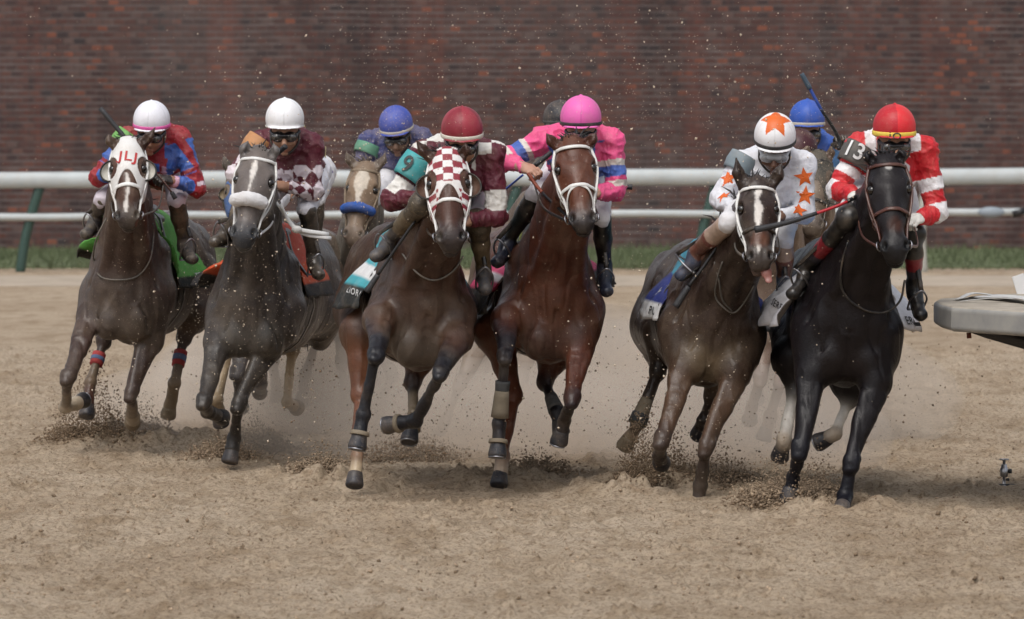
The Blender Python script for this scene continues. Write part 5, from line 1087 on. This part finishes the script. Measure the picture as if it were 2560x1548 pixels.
# ------------------------------------------------------------------ build them
for n in (10, 8, 7, 5, 2, 1, 4, 9, 6, 3, 11):
    if want(n): horse(HS[n])
for n in (10, 8, 7, 5, 2, 1, 4, 9, 6, 3, 11):
    if want(n): jockey(JS[n])
M_hoodw = mat('white_hood_cloth', attr=True, rough=.6, noise=.05, bump=.15, bscale=60, bdist=.004, dust=.3)
def reins_to(n, m=None, r=.008, which=(0, 1)):
    J = JS[n]; h = [J['grip'][i] if i in which else None for i in (0, 1)]; rein(HS[n], h, m, r)
if want(1):
    S = HS[1]; hood(S, M_hoodw, tmax=.50, cups=(-1, 1)); bridle(S, M_strapw, nose=.56, wn=.013, brow=False, cheeks=True); 
    letters('JLJ', .098, 320, 392, [S['hood']], M_red, S['hood'], rot=-.12, off=.004, sx=1.05)
    reins_to(1); hug(S, [(266, 545), (240, 600), (234, 650), (252, 692), (300, 700), (345, 690), (375, 650), (384, 590), (382, 560)], .005, M_rein, 'neck_strap')
    saddlery(S, [(0, (.09, .30, .05)), (.5, (.10, .36, .06)), (.86, (.012, .014, .012))], 'bright green saddle cloth with a black name strip on the brown horse', flare=(.26, .14), ang=(1.22, 1.75), y0=.30, y1=.95)
if want(2):
    S = HS[2]; bridle(S, M_strapw, nose=.56, noseband=False); noseroll(S, mat('white_sheepskin', (.74, .73, .74), rough=.95, bump=.8, bscale=120, bdist=.01, dust=.15), t=.585, r=.038, x0=-1.02, x1=1.02); reins_to(2, M_strapw)
    saddlery(S, [(0, (.45, .05, .02)), (.5, (.55, .07, .015)), (.84, (.012, .012, .014))], 'orange red saddle cloth with black corner strip on the grey horse', flare=(.34, .10), ang=(1.45, 1.62))
    mb = MB()
    for (a_, b_, c_) in (((702, 510, -.25), (735, 568, -.15), (822, 586, -.05)), ((690, 505, -.25), (748, 578, -.12), (828, 596, -.05))):
        mb.tube(smooth_path([P(x, y, S['Y'] + d) for x, y, d in (a_, b_, c_)], 6), [.010, .014, .012], seg=8, flat=.35)
    mb.ball(P(742, 574, S['Y'] - .16), (.03, .02, .022)); mb.build('loose_rein', M_strapw, S['root'])
if want(5):
    S = HS[5]
    def chk(t, x, z, v):
        c = np.tile(np.array((.76, .74, .73)), (len(t), 1)); k = ((np.floor((x + .0235) / .047) + np.floor((t + .03) / .075)) % 2 == 1) & (t < .36); c[k] = (.24, .012, .03)
        low = (t > .42) & (np.abs(x) > .05) & ((np.floor((x + .02) / .04) + np.floor(t / .05)) % 2 == 1); c[low] = (.24, .012, .03); return c
    S['cupc'] = (.10, .045, .03); hood(S, M_hoodw, chk, tmax=.50, cups=(-1, 1)); bridle(S, M_strapw, nose=.54, wn=.011, brow=False, cheeks=True); reins_to(5, M_strapk)
    hug(S, [(1008, 560), (985, 600), (1010, 640), (1040, 680), (1075, 700), (1110, 694), (1140, 670), (1158, 640)], .005, M_rein, 'neck_strap')
    saddlery(S, [(0, (.05, .28, .34)), (.42, (.06, .36, .42)), (.52, (.68, .68, .68)), (.68, (.06, .36, .42)), (.78, (.02, .022, .022))], 'teal saddle cloth with white number patch and black name strip reading LIORA', flare=0.16, ang=1.75, y0=.38, y1=.92)
if want(7):
    S = HS[7]; bridle(S, M_strapw, nose=.56, figure8=True, wn=.011); reins_to(7, M_strapk)
    saddlery(S, [(0, (.25, .28, .06)), (.30, (.62, .05, .16)), (.62, (.68, .62, .64)), (.72, (.50, .04, .13)), (.80, (.015, .015, .017))], 'pink saddle cloth with white and black lower strips on the bay', flare=(.22, .26), ang=(1.9, 1.5), y0=.35, y1=.92)
if want(8):
    S = HS[8]; bridle(S, M_strapw, nose=.60, noseband=False); 
    mb = MB(); mb.tube(head_ring(S, .60, tilt=.05, off=.004, n=32), .010, seg=8, flat=.5, wdir=S['HF'][0]); mb.build('noseband', M_strapk, S['root']); reins_to(8)
    q = S['q']; tg_ = [ell(q(.99, .030, -.045), V(.024, .02, .03), S['HF'][5], .02), cone(q(1.0, .036, -.05), q(1.09, .044, -.052), .021, .020, .02, w=S['HF'][2], f=.4)]
    v, f = sdf_mesh(tg_, .004); mesh_obj('tongue', v, f, mat('tongue', (.30, .13, .11), rough=.4, noise=.1), S['root'])
    hug(S, [(1806, 655), (1795, 690), (1788, 740), (1812, 772), (1835, 782), (1858, 760), (1885, 715)], .0045, M_rein, 'neck_strap'); hug(S, [(1786, 655), (1797, 700), (1806, 750), (1830, 778)], .0045, M_rein, 'neck_strap')
    saddlery(S, [(0, (.06, .30, .42)), (.40, (.02, .035, .20)), (.80, (.72, .72, .72))], 'navy blue saddle cloth with teal top and white corner reading PL', flare=(.10, .2), ang=1.75, y0=.35, y1=.80)
if want(10):
    S = HS[10]; bridle(S, M_strapb, nose=.56, wn=.011, figure8=False); reins_to(10, M_strapb)
    hug(S, [(2120, 605), (2105, 660), (2103, 715), (2125, 752), (2170, 778), (2215, 780), (2250, 752), (2262, 700)], .006, M_strapk, 'neck_strap')
    saddlery(S, [(0, (.03, .22, .55)), (.32, (.55, .30, .05)), (.42, (.74, .74, .78))], 'white saddle cloth with black name lettering and blue pad on the black horse', flare=0.24, ang=1.8, y0=.35, y1=.92)
if want(4):
    S = HS[4]; bridle(S, mat('tan_strap', (.20, .15, .10), rough=.7, dust=.6), noseband=False); noseroll(S, mat('blue_sheepskin', (.02, .10, .40), rough=.95, bump=.8, bscale=120, bdist=.01, dust=.3), t=.60, r=.030)
    saddlery(S, [(0, (.05, .06, .08))], 'dusty dark saddle cloth on the blue-nosed bay', flare=.05)
if want(3):
    S = HS[3]; S['cupc'] = (.30, .24, .15); hood(S, mat('blue_hood_cloth', attr=True, rough=.7, dust=.4), lambda t, x, z, v: np.tile(np.array((.05, .12, .30)), (len(t), 1)), tmax=.62, cups=(-1, 1))
    saddlery(S, [(0, (.10, .09, .08))], 'dusty saddle cloth on the hidden blue-hooded horse', flare=.03)
if want(9):
    S = HS[9]; S['cupc'] = (.07, .03, .02); hood(S, mat('muddy_hood_cloth', attr=True, rough=.7, dust=.6), lambda t, x, z, v: np.tile(np.array((.018, .02, .016)), (len(t), 1)), tmax=.5, cups=(-1, 1)); bridle(S, M_strapk)
    saddlery(S, [(0, (.05, .05, .06))], 'dark saddle cloth between the blazed and the black horse', flare=.03)
if want(11): saddlery(HS[11], [(0, (.10, .10, .12))], 'grey saddle cloth of the reddish horse behind the star rider', flare=.03)
if want(6): saddlery(HS[6], [(0, (.06, .05, .05))], 'muddy saddle cloth on the horse hidden behind the bay', flare=.03)
for n in (1, 2, 5, 7, 8, 10):
    if want(n): stirrups(n)
# stars, numbers and lettering laid on the clothes
def stars(J, obj, lst, m):
    for (px, py, r, rot) in lst:
        v, f = star_geo(r); p = project_poly(v, f, px, py, [obj], rot, off=.0035)
        if p: mesh_obj('star', p[0], p[1], m, obj, smooth=False)
M_or = mat('orange_star_cloth', (.72, .13, .012), rough=.6, noise=.08)
if want(8):
    J = JS[8]; stars(J, J['silks'], [(1820, 447, .052, .1), (1809, 490, .046, -.5), (2011, 443, .055, .15), (2013, 489, .055, -.1), (1996, 525, .050, .7), (1850, 400, .045, .2)], M_or)
if want(10):
    J = JS[10]; letters('13', .12, 2135, 376, [J['ab']], M_white, J['ab'], rot=-.40, off=.008, sx=.9); letters('JO', .045, 2238, 341, [J['helmet']] + [c for c in J['helmet'].children if 'band' in c.name], M_black, J['helmet'], off=.002, sx=1.3)
if want(5): letters('9', .13, 1018, 412, [JS[5]['ab']], mat('dark_number', (.05, .06, .06), rough=.7), JS[5]['ab'], rot=-.35, off=.008)
T_W = mat('name_lettering_white', (.60, .60, .60), rough=.7)
if want(5): letters('LIORA', .050, 890, 731, [HS[5]['cloth']], T_W, HS[5]['cloth'], rot=-.2, off=.012)
if want(8): letters('PL', .06, 1633, 777, [HS[8]['cloth']], M_black, HS[8]['cloth'], rot=-.1, off=.012); letters('VS', .05, 1650, 735, [HS[8]['cloth']], T_W, HS[8]['cloth'], rot=-.5, off=.012)
if want(10): letters('SEREN', .052, 1950, 765, [HS[10]['cloth']], M_black, HS[10]['cloth'], rot=-.35, off=.012, sx=.85); letters('EREN', .07, 2280, 806, [HS[10]['cloth']], M_black, HS[10]['cloth'], rot=-.15, off=.012, sx=.85)
if want(1): letters('ETT', .07, 492, 694, [HS[1]['cloth']], T_W, HS[1]['cloth'], rot=.05, off=.012)
if want(2): letters('W', .08, 528, 664, [HS[2]['cloth']], T_W, HS[2]['cloth'], rot=.5, off=.012)
# whips
CARB = mat('whip_shaft_black', (.015, .015, .016), rough=.35); GRIP = mat('whip_grip', (.03, .03, .033), rough=.6, noise=.2)
def W(px, py, y): return P(px, py, y)
if want(1): whip([W(439, 497, 29.75), W(412, 458, 29.75), W(330, 365, 29.85), W(251, 271, 29.9)], None, [(0, .18, GRIP, 'grip', .014, .012), (.18, .62, mat('whip_brown', (.08, .03, .02), rough=.5), 'shaft', .006, .005), (.62, 1, GRIP, 'flap', .013, .015)], 'black whip raised behind the white blinker hood')
if want(2): whip([W(690, 386, 28.85), W(714, 366, 28.8)], None, [(0, 1, GRIP, 'grip', .015, .016)], 'short black whip end in front of the chin of the maroon rider')
if want(5): whip([W(916, 730, 26.55), W(958, 668, 26.55), W(1038, 552, 26.5)], None, [(0, .38, GRIP, 'grip', .017, .014), (.38, 1, CARB, 'shaft', .008, .007)], 'black whip pointing down across the teal saddle cloth')
if want(7):
    whip([W(1320, 434, 27.05), W(1350, 475, 27.0), W(1412, 535, 26.75), W(1450, 560, 26.6)], None, [(0, .38, mat('whip_red_brown', (.22, .045, .02), rough=.5), 'grip', .010, .010), (.38, 1, CARB, 'shaft', .009, .006)], 'whip with red brown grip in front of the pink rider')
    whip([W(1254, 482, 27.9), W(1307, 438, 27.7)], None, [(0, 1, mat('whip_blue', (.02, .06, .30), rough=.4), 'shaft', .006, .006)], 'thin blue whip shaft left of the pink rider'); whip([W(1339, 413, 27.05), W(1377, 382, 27.1)], None, [(0, 1, GRIP, 'grip', .013, .014)], 'black whip butt at the pink sleeve'); whip([W(1545, 468, 27.9), W(1581, 468, 27.9)], None, [(0, 1, GRIP, 'grip', .010, .016)], 'black whip end sticking out right of the pink elbow')
if want(8): whip([W(1829, 562, 26.7), W(1760, 665, 26.7), W(1726, 710, 26.7), W(1688, 768, 26.7)], None, [(0, .72, CARB, 'shaft', .009, .009), (.72, 1, GRIP, 'grip', .016, .020)], 'long black whip slanting down to the PL saddle cloth')
if want(10): whip([W(2152, 483, 26.05), W(2126, 500, 25.95), W(2080, 520, 25.9), W(1970, 556, 25.85), W(1888, 575, 25.8)], None, [(0, .32, CARB, 'grip', .010, .011), (.32, .62, mat('whip_red', (.45, .02, .03), rough=.4), 'shaft', .008, .008), (.62, 1, GRIP, 'flap', .010, .017)], 'whip with red shaft pointing left from the white glove')
if want(9): whip([W(2004, 184, 31.3), W(2028, 228, 31.3), W(2052, 272, 31.3), W(2094, 340, 31.4), W(2098, 375, 31.4)], None, [(0, .22, mat('whip_grip_teal', (.05, .08, .11), rough=.6), 'flap', .014, .016), (.22, .52, mat('whip_blue', (.02, .06, .30), rough=.4), 'shaft', .010, .010), (.52, 1, CARB, 'grip', .010, .013)], 'blue and black whip held upright by the blue helmeted rider')
# ------------------------------------------------------------------ flying sand, clods, dust
def grains(name, pts, size, m, label, cat, kind='stuff', stretch=1.0, parent=None):
    n = len(pts); r = np.random.default_rng(len(pts)); base = np.array([(1, 0, 0), (-1, 0, 0), (0, 1, 0), (0, -1, 0), (0, 0, 1), (0, 0, -1)], float)
    f0 = np.array([(0, 2, 4), (2, 1, 4), (1, 3, 4), (3, 0, 4), (2, 0, 5), (1, 2, 5), (3, 1, 5), (0, 3, 5)])
    v = base[None] * r.uniform(.45, 1.25, (n, 6, 1)); A = r.normal(size=(n, 3, 3)); Qm = np.linalg.qr(A)[0]; v = np.einsum('nij,nkj->nki', Qm, v * r.uniform(.6, 1.3, (n, 1, 3)) * V(1, 1, stretch)) * np.asarray(size).reshape(-1, 1, 1) + pts[:, None]
    f = (f0[None] + (np.arange(n) * 6)[:, None, None]).reshape(-1, 3); o = mesh_obj(name, v.reshape(-1, 3), f, m, parent, smooth=False); 
    return tag(o, label, cat, kind=kind)
G = np.random.default_rng(5)
M_g1 = mat('flying_sand_grain', (.62, .52, .40), rough=.9, noise=.4, nscale=3); M_g2 = mat('dark_clod', (.20, .14, .088), rough=.95, noise=.5, nscale=40); M_g3 = mat('sand_clod', (.36, .27, .185), rough=.95, noise=.35, nscale=30)
def frame_pts(n, x0, x1, y0, y1, Ya, Yb, pw=1.0):
    px = G.uniform(x0, x1, n); py = y0 + (y1 - y0) * G.random(n) ** pw; Y = G.uniform(Ya, Yb, n); d = np.stack([(px - 1280) / FPX, _cp + (-(py - 774) / FPX) * _sp, -_sp + (-(py - 774) / FPX) * _cp], 1); return V(0, 0, CAMZ) + d * (Y / d[:, 1])[:, None]
a_ = [frame_pts(450, -100, 2660, 20, 500, 27, 34), frame_pts(1000, 800, 2100, 10, 560, 25.6, 35)]
for (cx, cy, sx, sy, n) in ((650, 700, 110, 220, 2600), (430, 760, 110, 160, 700), (960, 380, 130, 150, 750), (1700, 300, 240, 150, 550), (1430, 700, 150, 200, 500), (1780, 760, 150, 220, 600), (2040, 450, 90, 160, 450), (600, 960, 110, 120, 700), (1500, 250, 330, 130, 420), (1720, 1060, 120, 100, 400)):
    c = frame_pts(n, -1, 1, -1, 1, 25.3, 30.5 if cx > 800 else 32); Yv = c[:, 1]; px = G.normal(cx, sx, n); py = G.normal(cy, sy, n)
    if cx > 900: Yv = G.uniform(24.9, 30, n)
    else: Yv = G.uniform(27.6, 32, n)
    a_.append(np.array([P(x, y, yy) for x, y, yy in zip(px, py, Yv)]))
a_ = np.concatenate(a_); a_ = a_[a_[:, 2] > .02]; sz = .0015 + .0021 * G.random(len(a_)) ** 2 + .008 * G.random(len(a_)) ** 24
grains('flying_sand', a_, sz, M_g1, 'pale sand grains flying in the air all around the horses and riders', 'flying sand')
# darker bits low down behind the hooves
b_ = [frame_pts(900, 700, 2300, 800, 1180, 26.5, 31, .6), frame_pts(300, 100, 800, 900, 1090, 29, 33), frame_pts(350, 2200, 2560, 760, 1180, 27, 33)]
for (cx, cy, sx, sy, n) in ((800, 960, 55, 90, 260), (990, 1010, 60, 90, 260), (1130, 1020, 80, 80, 260), (1580, 960, 150, 130, 300), (1900, 1000, 80, 110, 300), (1300, 1060, 90, 80, 200), (1470, 960, 60, 90, 120)):
    b_.append(np.array([P(x, y, yy) for x, y, yy in zip(G.normal(cx, sx, n), G.normal(cy, sy, n), G.uniform(27.5, 31, n))]))
b_ = np.concatenate(b_); b_ = b_[b_[:, 2] > .01]; grains('flying_clods', b_, .0022 + .0065 * G.random(len(b_)) ** 3.5, mat('flying_clod', (.24, .17, .11), rough=.95, noise=.5, nscale=20), 'small dark bits of dirt thrown up behind the hooves', 'flying dirt')
# clods strewn over the track
n = 17000; yy = 19 + 16 * G.random(n) ** 1.15; xx = G.uniform(-.118, .118, n) * yy; zz = np.array([gz(x, y) for x, y in zip(xx, yy)])
s_ = .003 + .006 * G.random(n) ** 2 + .010 * G.random(n) ** 16; grains('track_clods', np.stack([xx, yy, zz + s_ * .1], 1), s_, M_g3, 'loose crumbs and clods of sand lying all over the track', 'clods')
n = 2200; yy = 20 + 16 * G.random(n); xx = G.uniform(-.118, .118, n) * yy; zz = np.array([gz(x, y) for x, y in zip(xx, yy)]); s_ = .004 + .012 * G.random(n) ** 4; grains('damp_clods', np.stack([xx, yy, zz + s_ * .2], 1), s_, M_g2, 'darker damp crumbs lying scattered on the sand', 'clods')
# sprays of dirt where hooves dig in
for i, (px, py, w_, h_, n, lab, Yo) in enumerate(((228, 1112, 80, 115, 2300, 'dark brown spray of dirt under the front hooves of the white-hooded horse', 0), (360, 1108, 50, 60, 700, 'light spray of sand behind the middle hoof of the white-hooded horse', .2), (640, 1128, 60, 50, 900, 'spray of dirt right of the planted hoof of the grey', 0), (560, 1140, 70, 30, 800, 'low heap of sand at the planted hoof of the grey', -.1), (810, 1195, 70, 55, 1000, 'spray of clods left of the checked-hood bay hooves', 0), (1030, 1160, 90, 60, 700, 'spray of sand under the lifted hooves of the checked-hood bay', .3), (1330, 1195, 80, 40, 700, 'low spray right of the bay hind hoof', .1),
        (1605, 1228, 50, 120, 1800, 'tall spray of dirt left under the blazed horse', 0), (1690, 1225, 50, 85, 1000, 'spray of dirt between the front hooves of the blazed horse', .1), (1800, 1225, 80, 60, 1200, 'golden sand spray right of the planted leg of the blazed horse', 0), (1960, 1265, 85, 65, 2200, 'heap and spray of dirt under the left front hoof of the black horse', 0), (2050, 1255, 50, 75, 500, 'thin spray behind the left front hoof of the black horse', .1))):
    Yb = ground_y(py) + Yo; s = Yb / FPX; c0 = P(px, py, Yb); c0[2] = 0
    n = int(n * 3.2); u_r = G.normal(size=n); up_ = np.abs(G.normal(size=n)) * (np.exp(-np.abs(u_r) * .7)); x = c0[0] + u_r * w_ * s * (.55 + .35 * np.clip(up_, 0, 1.5)); y = c0[1] + G.normal(size=n) * .14; z = up_ * h_ * s * .95
    k = z > .015; sz = .0022 + .0065 * G.random(n) ** 2.6 + .008 * (z < .10) * G.random(n) ** 2; z = np.array([max(zz, gz(xx_, yy_) + .003) for xx_, yy_, zz in zip(x, y, z)])
    grains('dirt_spray', np.stack([x, y, z], 1), sz, M_g2 if i in (0, 2, 7, 8) else (mat('mid_clod', (.30, .222, .150), rough=.95, noise=.5, nscale=30)), lab, 'dirt spray')
# drifting dust between and behind the horses: soft closed lumps of thin even dust
md = bpy.data.materials.new('dust_air'); md.use_nodes = True; N_ = md.node_tree.nodes; N_.remove(N_['Principled BSDF']); pvn = N_.new('ShaderNodeVolumePrincipled'); pvn.inputs['Color'].default_value = (.99, .91, .82, 1); pvn.inputs['Density'].default_value = .8; pvn.inputs['Anisotropy'].default_value = .2
md.node_tree.links.new(pvn.outputs[0], N_['Material Output'].inputs['Volume'])
if DUST:
    for (px, py, Yc, rx, ry, rz) in DUST:
        c = P(px, py, Yc); m_ = MB(); v = []; m_.ball(c, (rx, ry, rz), n=12); o = m_.build('dust_cloud', md); tag(o, 'thin drifting cloud of pale dust behind the hooves', 'dust', kind='stuff')
# origins of one-mesh things at their base
bpy.context.view_layer.update()
for o in list(COL.objects):
    if o.type == 'MESH' and o.parent is None and o.get('kind') not in ('structure',) and not o.children:
        bb = np.array([tuple(v) for v in o.bound_box]); c = Vector(((bb[:, 0].min() + bb[:, 0].max()) / 2, (bb[:, 1].min() + bb[:, 1].max()) / 2, bb[:, 2].min()))
        o.data.transform(__import__('mathutils').Matrix.Translation(-c)); o.location = c
print('script time', round(time.time() - T0, 1))
